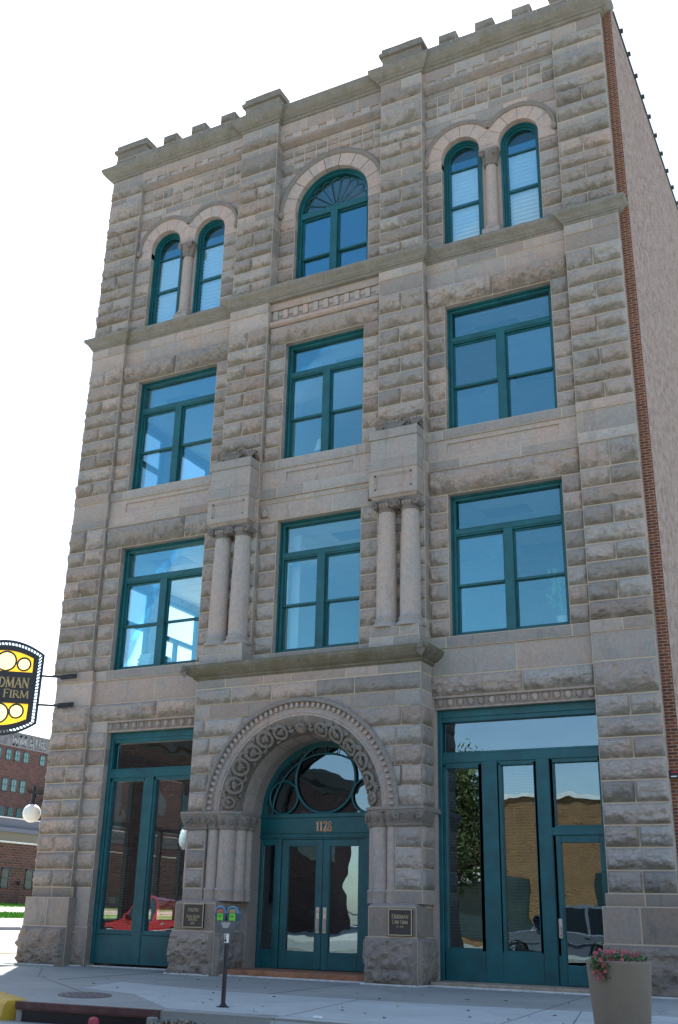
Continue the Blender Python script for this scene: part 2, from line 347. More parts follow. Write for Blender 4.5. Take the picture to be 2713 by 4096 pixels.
# ------------------------------------------------------------------ stone blocks
def block(mb, o, ua, na, u0, u1, v0, v1, H=0.0, skirt=0.3, cell=0.042, g=0.018, clip=None, hue=None, val=None, rounded=0.0, tilt=0.0):
    """one ashlar: its face spans u along ua (plan dir) and v in Z, outward na; H = rock-face projection"""
    W_, T_ = u1 - u0, v1 - v0
    hue = rng.random() if hue is None else hue; val = rng.random() if val is None else val
    a0, a1, b0, b1 = u0 + g, u1 - g, v0 + g, v1 - g
    fine = H > 0 or clip is not None
    nx = max(2, int((a1 - a0) / cell)) if fine else 1; nz = max(2, int((b1 - b0) / cell)) if fine else 1
    us = np.linspace(a0, a1, nx + 1); vs = np.linspace(b0, b1, nz + 1)
    U, V = np.meshgrid(us, vs, indexing='ij'); h = np.zeros_like(U)
    if H > 0:
        sd_ = rng.random() * 900
        e = np.minimum(np.minimum(U - a0, a1 - U), np.minimum(V - b0, b1 - V)); ed = np.clip((e - 0.012) / 0.05, 0, 1) ** 0.7
        t = (V - b0) / (b1 - b0)
        rd = 0.10 + 0.48 * fbm(U * 1.7 + sd_, U * 0 + sd_ * 0.3, 3)                # fracture line height
        up = np.clip((1 - t) / (1 - rd), 0, 1); dn = np.clip(t / rd, 0, 1) ** 0.7
        base = np.where(t > rd, up ** 0.42, dn)
        big = fbm(U * 1.5 + sd_, V * 2.2 + sd_ * 0.7, 2)
        med = fbm(U * 4.5 + sd_, V * 6.5 + sd_, 3); rid = np.abs(fbm(U * 3.0 - sd_, V * 3.8 + sd_ * 2, 3) - 0.45)
        q7 = med * 0.5 + big * 0.5; fac = np.floor(q7 * 9) / 9 * 0.7 + big * 0.3
        hf = fbm(U * 11 + sd_, V * 13 - sd_, 2)
        rd2 = 0.16 + 0.52 * fbm(U * 3.1 - sd_, U * 0 + sd_, 3); stp = np.clip((t - rd2) / 0.09, 0, 1)
        chip = np.clip(0.07 - rid, 0, 1) * (t < 0.6)
        h = H * ed * (0.15 + 0.85 * base * (0.45 + 1.0 * fac) + 0.30 * stp + 0.95 * (med - 0.45) + 0.28 * (hf - 0.4) - 3.4 * chip)
        h = np.maximum(h, -0.01)
    elif rounded > 0:
        e = np.minimum(np.minimum(U - a0, a1 - U), np.minimum(V - b0, b1 - V)); h = -rounded * np.clip(1 - e / 0.03, 0, 1) ** 2
    if tilt: h = h + tilt * (1 - (V - b0) / (b1 - b0))
    o = np.array(o, float); ua = np.array(ua, float); na = np.array(na, float)
    def P3(U, V, h):
        P = np.zeros(U.shape + (3,)); P[..., 0] = o[0] + ua[0] * U + na[0] * h; P[..., 1] = o[1] + ua[1] * U + na[1] * h; P[..., 2] = V
        return P
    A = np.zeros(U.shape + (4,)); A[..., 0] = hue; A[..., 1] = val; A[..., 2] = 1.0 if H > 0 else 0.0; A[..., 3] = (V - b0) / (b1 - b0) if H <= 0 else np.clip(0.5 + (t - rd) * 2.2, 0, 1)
    mask = None
    if clip is not None:
        mask = np.ones((nx, nz), bool); uc = (us[1:] + us[:-1]) / 2; vc = (vs[1:] + vs[:-1]) / 2; UC, VC = np.meshgrid(uc, vc, indexing='ij')
        for cx, cz, cr in clip: mask &= ((UC - cx) ** 2 + (VC - cz) ** 2 > cr * cr) | ((VC < cz) & (np.abs(UC - cx) > cr))
        if not mask.any(): return
    mb.grid(P3(U, V, h), A, mask=mask)
    if mask is not None and not mask.all():
        if (~mask).mean() > 0.9: return
    # rim: edge -> recessed joint -> flange -> deep skirt
    def edge(uu, vv, hh, uu2, vv2):
        n = len(uu); jd = -0.007
        r0 = P3(uu, vv, hh); r1 = P3(uu, vv, np.full(n, jd)); a = np.tile([hue, val, 0.3, 0.5], (n, 1)); 
        mb.grid(np.stack([r0, r1]), np.stack([a, a]).reshape(-1, 4))
        am = np.tile([0.5, 0.5, -1, 0.5], (n, 1)); r2 = P3(uu2, vv2, np.full(n, jd)); r3 = P3(uu2, vv2, np.full(n, -skirt))
        mb.grid(np.stack([r1, r2]), np.stack([am, am]).reshape(-1, 4))
        mb.grid(np.stack([r2, r3]), np.stack([a, a]).reshape(-1, 4))
    if clip is None:
        U2 = us.copy(); U2[0] = u0; U2[-1] = u1; V2 = vs.copy(); V2[0] = v0; V2[-1] = v1
        edge(us, np.full(nx + 1, b1), h[:, -1], U2, np.full(nx + 1, v1)); edge(us, np.full(nx + 1, b0), h[:, 0], U2, np.full(nx + 1, v0))
        edge(np.full(nz + 1, a0), vs, h[0], np.full(nz + 1, u0), V2); edge(np.full(nz + 1, a1), vs, h[-1], np.full(nz + 1, u1), V2)
    else:
        # flat mortar sheet behind clipped stones, clipped the same way
        V2 = vs.copy(); V2[0] = v0; V2[-1] = v1; U2 = us.copy(); U2[0] = u0; U2[-1] = u1
        UU, VV = np.meshgrid(U2, V2, indexing='ij')
        mb.grid(P3(UU, VV, np.full(UU.shape, -0.022)), (0.5, 0.5, -1, 0.5), mask=mask)

F_ = dict(o=None)
def row(mb, x0, x1, z0, z1, n=1, kind='r', yf=27.15, H=0.10, skirt=0.32, clip=None, jit=0.06, cell=0.042, hue=None, val=None, tilt=0.0):
    """a course of the front (faces -Y)"""
    hr = hue if isinstance(hue, tuple) else None
    if isinstance(n, int):
        cuts = [x0] + [x0 + (x1 - x0) * (k + rng.uniform(-jit, jit)) / n for k in range(1, n)] + [x1]
    else: cuts = [x0] + list(n) + [x1]
    for a, b in zip(cuts[:-1], cuts[1:]):
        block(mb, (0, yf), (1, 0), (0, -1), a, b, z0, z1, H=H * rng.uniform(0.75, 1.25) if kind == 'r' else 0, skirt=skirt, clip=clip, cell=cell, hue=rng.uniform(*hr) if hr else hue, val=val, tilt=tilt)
def siderow(mb, xf, y0, y1, z0, z1, n=1, kind='r', sgn=1, H=0.06, skirt=0.2, cell=0.06):
    """course of a return facing +X (sgn=1) or -X (sgn=-1)"""
    xf = xf + sgn * 0.006
    for k in range(n):
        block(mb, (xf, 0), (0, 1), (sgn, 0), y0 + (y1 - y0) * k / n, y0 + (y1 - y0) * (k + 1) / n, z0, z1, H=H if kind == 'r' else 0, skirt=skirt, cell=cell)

ZB = [2.26, 2.79, 3.32, 3.85, 4.38, 4.93, 5.46, 6.0, 6.53, 7.09]
Z2 = [9.1, 9.63, 10.18, 10.73, 11.25, 11.78, 12.37, 12.92, 13.48]
Z3 = [15.6, 16.13, 16.68, 17.26, 17.8, 18.35, 18.9, 19.47, 20.07]
Z4 = [22.2, 22.75, 23.28, 23.83, 24.32, 24.93]
PIERC = []     # (z0,z1,n,kind)
for i in range(9): PIERC.append((ZB[i], ZB[i + 1], 2 if i % 2 == 0 else 1, 'r'))
PIERC += [(7.09, 7.99, 1, 'r'), (7.99, 8.77, 1, 's'), (8.77, 9.1, 2, 's')]
for i in range(8): PIERC.append((Z2[i], Z2[i + 1], 2 if i % 2 == 1 else 1, 'r'))
PIERC += [(13.48, 14.29, 2, 'r'), (14.29, 14.61, 1, 's'), (14.61, 15.29, 1, 's'), (15.29, 15.6, 1, 's')]
for i in range(8): PIERC.append((Z3[i], Z3[i + 1], 2 if i % 2 == 0 else 1, 'r'))
PIERC += [(20.07, 20.77, 2, 'r'), (20.77, 21.36, 1, 's'), (21.36, 21.7, 2, 's'), (21.7, 22.2, 1, 's')]
for i in range(5): PIERC.append((Z4[i], Z4[i + 1], 2 if i % 2 == 0 else 1, 'r'))
PIERC += [(24.93, 25.42, 1, 'r'), (25.42, 25.72, 2, 's'), (25.72, 26.33, 1, 'r'), (26.33, 26.91, 2, 'r'), (26.91, 27.34, 1, 'r'), (27.34, 27.58, 1, 's'),
          (27.58, 28.47, 1, 'r'), (28.47, 28.72, 2, 's'), (28.72, 29.2, 1, 'r'), (29.2, 29.69, 2, 's')]

BLD = thing('stone_building', 'four storey grey sandstone building with carved entrance arch, green window frames and crenellated roofline', 'building', (-14.9, 27.5, 0))

def pier(x0, x1, yf, ret, zmin=2.26, left=False, right=True):
    hf = lambda z: ((0.65, 1.0) if left else (0.15, 0.7)) if z < 9 else ((0.1, 0.85) if z < 21 else (0.0, 0.65))  # lower left stones tinted tan: sunlight bounced off the ground, put into their hue
    mb = MB()
    for (z0, z1, n, k) in PIERC:
        if z0 < zmin - 0.01: continue
        y_ = yf - (0.035 if abs(z0 - 15.29) < .01 or abs(z0 - 8.77) < .01 or abs(z0 - 14.29) < .01 or abs(z0 - 21.36) < .01 else 0)
        xl = x0 + (0.17 if left and z0 < 9.05 else 0); row(mb, xl, x1 + (0.17 if left and z0 < 9.05 else 0), z0, z1, n, k, y_, H=0.125, skirt=ret, hue=hf(z0))
    return mb
pl_ = pier(-25.05, -23.5, 27.15, 0.55, left=True); pr_ = pier(-6.53, -4.87, 27.15, 0.55)
pcl = pier(-18.65, -17.07, 27.0, 0.5, 8.7); pcr = pier(-12.78, -11.2, 27.0, 0.5, 8.7)
# the side faces of the corner pier carry the same rock face: lumpy silhouette on the left
for (z0, z1, n, k) in PIERC:
    siderow(pl_, -25.0 if z0 > 9.05 else -24.84, 27.16, 28.9, z0, z1, 2 if n == 1 else 1, k, -1, H=0.14, skirt=0.3)
for mb, nm in ((pl_, 'pier'), (pcl, 'pier'), (pcr, 'pier'), (pr_, 'pier')): mb.build(nm, STONE, BLD, smooth=False)

# plinths of the corner piers
for x0, x1 in ((-24.86, -23.2), (-6.6, -4.75)):
    pm = MB()
    row(pm, x0, x1, 1.96, 2.26, 2, 's', 27.14)
    row(pm, x0 - 0.05, x1 + 0.05, 1.12, 1.96, [x0 + 0.85], 's', 26.93, skirt=0.5)
    row(pm, x0 - 0.08, x1 + 0.08, -0.2, 1.12, 1, 'r', 26.93, H=0.20, skirt=0.6, cell=0.06)
    if x0 < -20:
        for z0, z1, k in ((1.12, 1.96, 's'), (-0.2, 1.12, 'r')): siderow(pm, -24.9, 26.94, 28.9, z0, z1, 1, k, -1, H=0.18)
    pm.build('plinth', STONE_BASE, BLD)

# ---- wall of the three bays
wm = MB()
BAYS = {'L': (-23.5, -18.65, -22.82, -19.33, 27.33), 'C': (-17.07, -12.78, -16.43, -13.43, 27.2), 'R': (-11.2, -6.53, -10.6, -7.11, 27.33)}
for key, (bx0, bx1, wx0, wx1, yf) in BAYS.items():
    for i in range(8):
        for a, b in ((bx0, wx0), (wx1, bx1)):
            row(wm, a, b, Z2[i], Z2[i + 1], 1, 'r', yf, H=0.085, skirt=0.45); row(wm, a, b, Z3[i], Z3[i + 1], 1, 'r', yf, H=0.085, skirt=0.45)
    cx = (bx0 + bx1) / 2
    if key != 'C':
        if key == 'L':
            for i in range(9): row(wm, bx0, -22.66, ZB[i], ZB[i + 1], 1, 'r', yf, H=0.06, skirt=0.45)
            row(wm, bx0, -22.66, 1.12, 2.26, 1, 's', yf - 0.03, skirt=0.45); row(wm, bx0, -22.62, -0.2, 1.12, 1, 'r', yf - 0.05, H=0.1, skirt=0.5)
        if key == 'L': row(wm, bx0, -22.66, 7.09, 7.40, 1, 's', yf, skirt=0.45)
        else: wm.box(bx0, bx0 + 0.09, yf - 0.01, yf + 0.6, 0.0, 7.4, (0.95, 0.6, 0, 1))
        row(wm, bx0, bx1, 7.40, 7.99, [cx + 0.35], 'r', yf, H=0.13, skirt=0.45)
        row(wm, bx0, bx1, 7.99, 8.77, [cx + 0.2], 's', yf, skirt=0.45, val=0.5)
        row(wm, bx0, bx1, 8.77, 9.1, [wx0 - 0.1, wx1 + 0.05], 's', yf - 0.05, skirt=0.45, hue=0.2)
        row(wm, bx0, bx1, 13.48, 14.29, [cx + (0.9 if key == 'L' else -0.1)] if key == 'L' else 1, 'r', yf, H=0.17, skirt=0.45)
        row(wm, bx0, bx1, 14.29, 14.61, [cx - 1.3, cx + 0.6], 's', yf - 0.04, skirt=0.45)
        row(wm, bx0, bx1, 20.03, 20.8, [cx - 0.1], 'r', yf, H=0.17, skirt=0.45)
        row(wm, bx0, bx1, 20.8, 21.38, [cx - 1.6, cx + 0.4] if key == 'L' else [cx + .35], 's', yf, skirt=0.45, val=0.55)
        row(wm, bx0, bx1, 21.38, 21.72, [cx - 1.3, cx + .1, cx + 1.0], 's', yf - 0.02, skirt=0.45)
    else:
        row(wm, bx0, bx1, 8.7, 9.1, [wx0 - 0.1, wx1 + 0.05], 's', yf - 0.03, skirt=0.45, hue=0.2)
        row(wm, bx0, bx1, 13.48, 14.08, [cx + 0.5], 's', yf - 0.03, skirt=0.45)
        row(wm, bx0, bx1, 14.08, 14.24, [cx - .8, cx + 0.9], 's', yf - 0.06, skirt=0.45)
        row(wm, bx0, bx1, 14.24, 14.61, [cx - 1.5, cx - 0.5], 's', yf - 0.13, skirt=0.45, hue=0.1)
        row(wm, bx0, bx1, 20.03, 20.75, 1, 'r', yf, H=0.14, skirt=0.45, hue=0.75)
        wm.mould([(0, 20.76), (0.05, 20.77), (0.12, 20.82), (0.14, 20.88), (0.12, 20.95), (0.04, 21.0), (0, 21.0)], [(bx0, yf), (bx1, yf)], (0.8, 0.6, 0, 1))
        row(wm, bx0, bx1, 21.0, 21.42, 3, 's', yf + 0.06, skirt=0.4)
        for k in range(11):
            x = bx0 + 0.08 + k * (bx1 - bx0 - 0.30) / 10
            wm.box(x, x + 0.19, yf - 0.01, yf + 0.1, 21.06, 21.42, (rng.random(), 0.8, 0, 1), 0.012)
            if k < 10: wm.box(x + 0.2, x + 0.42, yf + 0.025, yf + 0.1, 21.22, 21.42, (0.5, 0.6, 0, 1), 0.01)
        row(wm, bx0, bx1, 21.44, 21.72, [cx - .6], 's', yf - 0.05, skirt=0.45, val=0.55)
    # panel + sill course under the third-floor windows: plain stones round a sunk panel
    px0, px1, pz0, pz1 = wx0 + (0.0 if key != 'C' else 0.25), wx1 - (0.0 if key != 'C' else 0.3), 14.81, 15.14
    h_, v_ = 0.75, 0.75
    for a, b, c, d in ((bx0, px0, 14.61, 15.29), (px1, bx1, 14.61, 15.29), (px0, px1, 14.61, pz0), (px0, px1, pz1, 15.29)):
        wm.box(a, b, yf, yf + 0.4, c, d, (h_, v_, 0, 1))
    wm.box(px0 - .05, px1 + .05, yf + 0.05, yf + 0.4, pz0 - .03, pz1 + .03, (h_, v_, 0, 1))
    row(wm, bx0, bx1, 15.29, 15.62, [wx0 - 0.12, wx1 + 0.12], 's', yf - 0.05, skirt=0.5, hue=0.25)
    # ---- top storey field
    y4 = yf if key != 'C' else 27.45
    if key != 'C':
        cs = [(cx - 1.02 - 0.05, 25.87), (cx + 1.02 - 0.05, 25.87)]; wr = 0.68; r1 = 1.17; zt = 25.4
        clip = [(a, b, 1.22) for a, b in cs]
        xa, xb = cs[0][0] - wr, cs[1][0] + wr
    else:
        cs = [(cx - 0.01, 25.70)]; wr = 1.48; r1 = 1.93; clip = [(cs[0][0], 25.70, 2.0)]; xa, xb = cx - wr, cx + wr; zt = 25.4
    zz = [22.2, 22.75, 23.28, 23.83, 24.32, 24.93, 25.4, 25.72]
    for i in range(7):
        for a, b in ((bx0, xa), (xb, bx1)):
            row(wm, a, b, zz[i], zz[i + 1], 1, 'r' if i < 6 else 's', y4, H=0.05, skirt=0.4)
    zz = [25.72, 26.33, 26.91, 27.42]
    for i in range(3):
        row(wm, bx0, bx1, zz[i], zz[i + 1], 5, 's', y4, skirt=0.1, clip=clip, cell=0.035)
    if key != 'C':
        row(wm, bx0, bx1, 27.42, 27.71, 4, 's', y4, skirt=0.3)
        for z0, z1 in ((27.71, 28.18), (28.18, 28.63)): row(wm, bx0, bx1, z0, z1, 10, 'r', y4, H=0.05, skirt=0.3, jit=0.02)
        row(wm, bx0, bx1, 28.63, 28.88, 4, 's', y4, skirt=0.3); yb = 27.13; zb = 28.88
    else:
        for z0, z1 in ((27.42, 27.87), (27.87, 28.18), (28.18, 28.5)): row(wm, bx0, bx1, z0, z1, 9, 'r', y4, H=0.04, skirt=0.3, jit=0.02, clip=clip if z0 < 27.8 else None)
        row(wm, bx0, bx1, 28.5, 28.72, 4, 's', y4, skirt=0.3); yb = 27.22; zb = 28.72
    # corbel roll and the pierced band
    d = y4 - yb; wm.cm = 0
    wm.mould([(0, zb - 0.06), (0.05, zb - 0.05), (d * 0.9, zb + 0.05), (d + 0.02, zb + 0.10), (d, zb + 0.17), (0, zb + 0.17)], [(bx0, y4), (bx1, y4)], (0.45, 0.15, 0.3, 0.3))
    zc = zb + 0.17
    n = 8 if key != 'C' else 6; step = (bx1 - bx0) / n; hw = 0.17; hz0, hz1 = 29.06 if key != 'C' else 28.95, 29.26 if key != 'C' else 29.15
    row(wm, bx0, bx1, hz1, 29.69, 4, 's', yb, skirt=0.4)
    wm.box(bx0, bx1, yb + 0.05, yb + 0.3, zc - 0.02, hz1 + 0.02, (0.6, 0.7, 0, 1))
    wm.box(bx0, bx1, yb, yb + 0.2, zc, hz0, (0.4, 0.5, 0, 1))
    for k in range(n + 1):
        x = bx0 + k * step; wm.box(max(bx0, x - step / 2 + hw), min(bx1, x + step / 2 - hw), yb, yb + 0.2, hz0, hz1, (rng.random(), rng.random(), 0, 1))
wm.build('wall', STONE, BLD)

# ---- arches of the top storey (voussoirs + hood mould)
def arc_block(mb, cx, cz, r0, r1, t0, t1, yf, depth, hue, val):
    n = max(2, int((t1 - t0) / 0.1)); t = np.linspace(t0 + 0.006, t1 - 0.006, n + 1)
    P = []
    for rr, yy in ((r0, yf + depth), (r0, yf), (r1, yf), (r1, yf + 0.06)):
        P.append(np.stack([cx + rr * np.cos(t), np.full(n + 1, yy), cz + rr * np.sin(t)], 1))
    mb.grid(np.array(P).transpose(1, 0, 2), (hue, val, 0.1, 0.9))
def hood(mb, cx, cz, r, t0, t1, yf, w=0.15, pr=0.08, a=(0.25, 0.3, 0.2, 0.5)):
    n = 40; t = np.linspace(t0, t1, n + 1); P = []
    for dr, dy in ((0, 0), (0.01, -pr * 0.5), (w * 0.35, -pr * 0.8), (w * 0.6, -pr), (w * 0.95, -pr), (w, -pr * 0.6), (w, 0)):
        P.append(np.stack([cx + (r + dr) * np.cos(t), np.full(n + 1, yf + dy), cz + (r + dr) * np.sin(t)], 1))
    mb.grid(np.array(P).transpose(1, 0, 2), a)
ARCH = []
for key, (bx0, bx1, wx0, wx1, yf) in BAYS.items():
    cx = (bx0 + bx1) / 2; am = MB(); hm = MB()
    if key == 'C':
        cx -= 0.01; ARCH.append((key, cx, 25.70, 1.48, 27.45))
        for k in range(9): arc_block(am, cx, 25.70, 1.48, 2.02, PI * k / 9, PI * (k + 1) / 9, 27.43, 0.35, 0.7 + 0.3 * rng.random(), 0.8 + 0.2 * rng.random())
        for sx in (-1, 1): am.box(cx + sx * 1.75 - 0.27, cx + sx * 1.75 + 0.27, 27.43, 27.8, 25.38, 25.70, (0.8, 0.9, 0, 1))
        hood(hm, cx, 25.70, 1.98, 0, PI, 27.44, w=0.20)
        for sx in (-1, 1): hm.lathe(cx + sx * 2.07, 27.38, [(0.02, 25.5), (0.11, 25.55), (0.13, 25.64), (0.09, 25.72)], 10)
    else:
        cx -= 0.05
        for s_ in (-1, 1):
            c = cx + s_ * 1.02; ARCH.append((key, c, 25.87, 0.68, 27.33))
            for k in range(6): arc_block(am, c, 25.87, 0.68, 1.2, PI * k / 6, PI * (k + 1) / 6, 27.31 + 0.004 * (s_ > 0), 0.35, 0.75 + 0.25 * rng.random(), 0.8 + 0.2 * rng.random())
        am.box(cx - 0.34, cx + 0.34, 27.322, 27.7, 25.66, 26.2, (0.9, 0.9, 0, 1))
        for sx in (-1, 1):
            a, b = sorted((cx + sx * (1.02 + 0.68), cx + sx * 2.27)); am.box(a, b, 27.318, 27.7, 25.5, 25.875, (0.85, 0.9, 0, 1))
        tv = math.acos(1.02 / 1.24)
        hood(hm, cx - 1.02, 25.87, 1.16, tv, PI, 27.32); hood(hm, cx + 1.02, 25.87, 1.16, 0, PI - tv, 27.316)
        for sx in (-1, 1): hm.lathe(cx + sx * 2.26, 27.26, [(0.02, 25.66), (0.1, 25.7), (0.12, 25.8), (0.08, 25.9)], 10)
    am.build('arch_voussoirs', STONE, BLD); hm.build('hood_mould', STONE_CARVE, BLD, smooth=True)

# ---- string course, cornice, ledge, parapet
string_prof = [(-0.25, 21.72), (0.0, 21.72), (0.03, 21.75), (0.03, 21.80), (0.08, 21.82), (0.08, 21.87), (0.11, 21.89), (0.16, 21.97), (0.25, 22.05), (0.28, 22.09), (0.28, 22.19), (0.24, 22.21), (-0.25, 22.26)]
sm = MB()
path = [(-25.05, 28.9), (-25.05, 27.15), (-23.5, 27.15), (-23.5, 27.33), (-18.65, 27.33), (-18.65, 27.0), (-11.2, 27.0), (-11.2, 27.33), (-6.53, 27.33), (-6.53, 27.15), (-4.87, 27.15), (-4.87, 27.6)]
sm.mould(string_prof, path, (0.25, 0.35, 0.3, 0.5), rough=0.03)
sm.build('string_course', STONE_MOSS, BLD)
cor_prof = [(-0.3, 29.68), (0.0, 29.68), (0.06, 29.70), (0.08, 29.78), (0.14, 29.80), (0.15, 29.84), (0.24, 29.90), (0.33, 30.02), (0.38, 30.12), (0.38, 30.24), (0.33, 30.28), (-0.3, 30.36)]
cm_ = MB()
cpath = [(-25.05, 29.4), (-25.05, 27.15), (-18.65, 27.15), (-18.65, 27.02), (-17.07, 27.02), (-17.07, 27.22), (-12.78, 27.22), (-12.78, 27.02), (-11.2, 27.02), (-11.2, 27.13), (-4.87, 27.13), (-4.87, 27.62)]
cm_.mould(cor_prof, cpath, (0.25, 0.35, 0.3, 0.5), rough=0.05)
cm_.build('cornice', STONE_MOSS, BLD)
pp = MB()
def parapet(x0, x1, z0, z1, yf, n=2, dep=0.7, kind='r'):
    row(pp, x0, x1, z0, z1, n, kind, yf, H=0.05, skirt=dep)
    pp.box(x0, x1, yf + 0.02, yf + dep, z0, z1 - 0.01, (0.3, 0.4, 0.3, 0.5))
    siderow(pp, x1, yf + 0.02, yf + dep, z0, z1, 1, kind, 1, H=0.03); siderow(pp, x0, yf + 0.02, yf + dep, z0, z1, 1, kind, -1, H=0.03)
parapet(-25.05, -18.66, 30.28, 30.80, 27.16, 6); parapet(-17.07, -12.78, 30.28, 30.72, 27.25, 5); parapet(-11.2, -4.87, 30.28, 30.80, 27.14, 6)
parapet(-18.65, -17.07, 30.28, 30.62, 27.04, 2); parapet(-12.78, -11.2, 30.28, 30.62, 27.04, 2)
pp.build('parapet', STONE_MOSS, BLD)
def merlon(x0, x1, z0, z1, yf, cap):
    global pp
    pp = MB(); parapet(x0, x1, z0, z1, yf, 1, 0.75, 's' if cap else 'r')
    if cap: pp.mould([(-0.3, z1), (0, z1), (0.10, z1 + 0.03), (0.11, z1 + 0.16), (0.03, z1 + 0.22), (0.02, z1 + 0.40), (-0.3, z1 + 0.42)], [(x0, yf + 0.75), (x0, yf), (x1, yf), (x1, yf + 0.75)], (0.25, 0.3, 0.3, 0.4), rough=0.03).box(x0, x1, yf + .02, yf + .75, z1, z1 + 0.41, (0.25, 0.3, 0.3, 0.4))
    pp.build('merlon', STONE_MOSS, BLD)
merlon(-25.02, -23.56, 30.80, 31.13, 27.16, True); merlon(-18.65, -17.12, 30.62, 30.97, 27.04, True)
merlon(-12.76, -11.22, 30.62, 30.97, 27.04, True); merlon(-6.5, -4.88, 30.80, 31.13, 27.14, True)
for c in (-22.35, -20.97, -19.57, -10.27, -8.9, -7.55): merlon(c - 0.32, c + 0.33, 30.80, 31.22, 27.17, False)

# ---- entablature blocks and paired columns
def ablock(x0, x1):
    eb = MB(); yf = 26.5
    ho = rng.random() * 0.4
    eb.mould([(-0.02, 13.26), (0.0, 13.28), (0.10, 13.34), (0.16, 13.42), (0.20, 13.44), (0.20, 13.48), (-.02, 13.48)], [(x0 + 0.2, 27.05), (x0 + .2, yf + .2), (x1 - .2, yf + 0.2), (x1 - .2, 27.05)], (0.7, 0.4, 0.2, 0.6))
    eb.box(x0 + .2, x1 - .2, yf + .2, 27.1, 13.27, 13.49, (0.5, 0.4, 0, 1))
    # front with sunk panel
    px0, px1, pz0, pz1 = x0 + 0.17, x1 - 0.17, 13.62, 14.12
    for a, b, c, d in ((x0, px0, 13.48, 14.25), (px1, x1, 13.48, 14.25), (px0, px1, 13.48, pz0), (px0, px1, pz1, 14.25)): eb.box(a, b, yf, 27.1, c, d, (0.5, 0.5, 0, 1))
    eb.box(px0, px1, yf + 0.04, 27, pz0, pz1, (0.5, 0.45, 0, 1)); eb.box(px0 + .08, px1 - .08, yf + 0.075, 27, pz0 + .07, pz1 - .07, (0.6, 0.5, 0, 1))
    for a, b, c, d in ((px0 + .0, px1 - .0, pz0, pz0 + .03),): pass
    f = px0 + .08, px1 - .08, pz0 + .07, pz1 - .07
    for a, b, c, d in ((px0, px0 + .06, pz0, pz1), (px1 - .06, px1, pz0, pz1), (px0, px1, pz0, pz0 + .05), (px0, px1, pz1 - .05, pz1)): eb.box(a, b, yf + 0.02, 27, c, d, (0.5, 0.4, 0, 1))
    eb.box(x0 - 0.02, x1 + 0.02, yf - 0.03, 27.1, 14.25, 14.60, (0.1, 0.3, 0, 1), 0.012)
    eb.box(x0 + 0.03, x1 - 0.0, yf + 0.01, 27.1, 14.60, 15.30, (0.2, 0.5, 0, 1), 0.012)
    eb.box(x0 - 0.02, x1 + 0.02, yf - 0.03, 27.1, 15.30, 15.61, (0.1, 0.3, 0, 1), 0.012)
    e = eb.build('entablature_block', STONE, BLD)
    # carved foliage cresting lying back from the front edge
    cb_ = MB()
    def sp(cx, cy, z, r, dirx, dy=0, turns=1.7):
        n = 26; pts = []
        for i in range(n):
            t = i / (n - 1); q = turns * 2 * PI * t; rr = r * (1 - 0.85 * t)
            pts.append((cx + dirx * rr * math.cos(q) * (1 - dy), cy + 0.1 - rr * math.sin(q) * 0.35 + dy * rr * math.cos(q), z + rr * math.sin(q)))
        cb_.tube(pts, 0.06, 5, (0.2, 0.1, 0.4, 0.3), taper=[1 - 0.6 * i / n for i in range(n)])
    w = x1 - x0
    for cx, d in ((x0 + 0.3, 1), (x1 - 0.45, -1)): sp(cx, yf + 0.05, 15.83, 0.19, d)
    sp(x1 - 0.03, yf + 0.3, 15.78, 0.15, 1, 1.0)
    for cx, lean in ((x0 + w * 0.5, 0), (x1 - 0.08, 0.1), (x0 + 0.62, -0.1), (x0 + w * 0.62, 0.15), (x0 + w * 0.38, -0.2)):
        for k in range(5):
            q = (k - 2) * 0.42 + lean
            cb_.tube([(cx, yf + 0.05, 15.62), (cx + 0.13 * math.sin(q), yf + 0.06, 15.74), (cx + 0.30 * math.sin(q), yf + 0.12, 15.70 + 0.24 * math.cos(q))], 0.045, 5, (0.2, 0.1, 0.4, 0.3), taper=[0.7, 1.2, 0.3])
    n = 24; us = np.linspace(x0 + 0.05, x1 + 0.02, n); P = np.zeros((n, 5, 3))
    hh = 0.13 + 0.05 * np.sin((us - x0) * 9); env = np.clip((us - x0) / 0.25, 0.1, 1)
    for j, (dy, dz) in enumerate(((0.0, 0), (0.02, 0.5), (0.12, 0.95), (0.3, 1.0), (0.5, 0.2))): P[:, j, 0] = us; P[:, j, 1] = yf + 0.02 + dy; P[:, j, 2] = 15.60 + hh * dz * env
    cb_.grid(P, (0.2, 0.1, 0.6, 0.2)); cb_.build('carved_cresting', STONE_CARVE, e, smooth=True)
ablock(-18.70, -17.13); ablock(-12.82, -11.24)

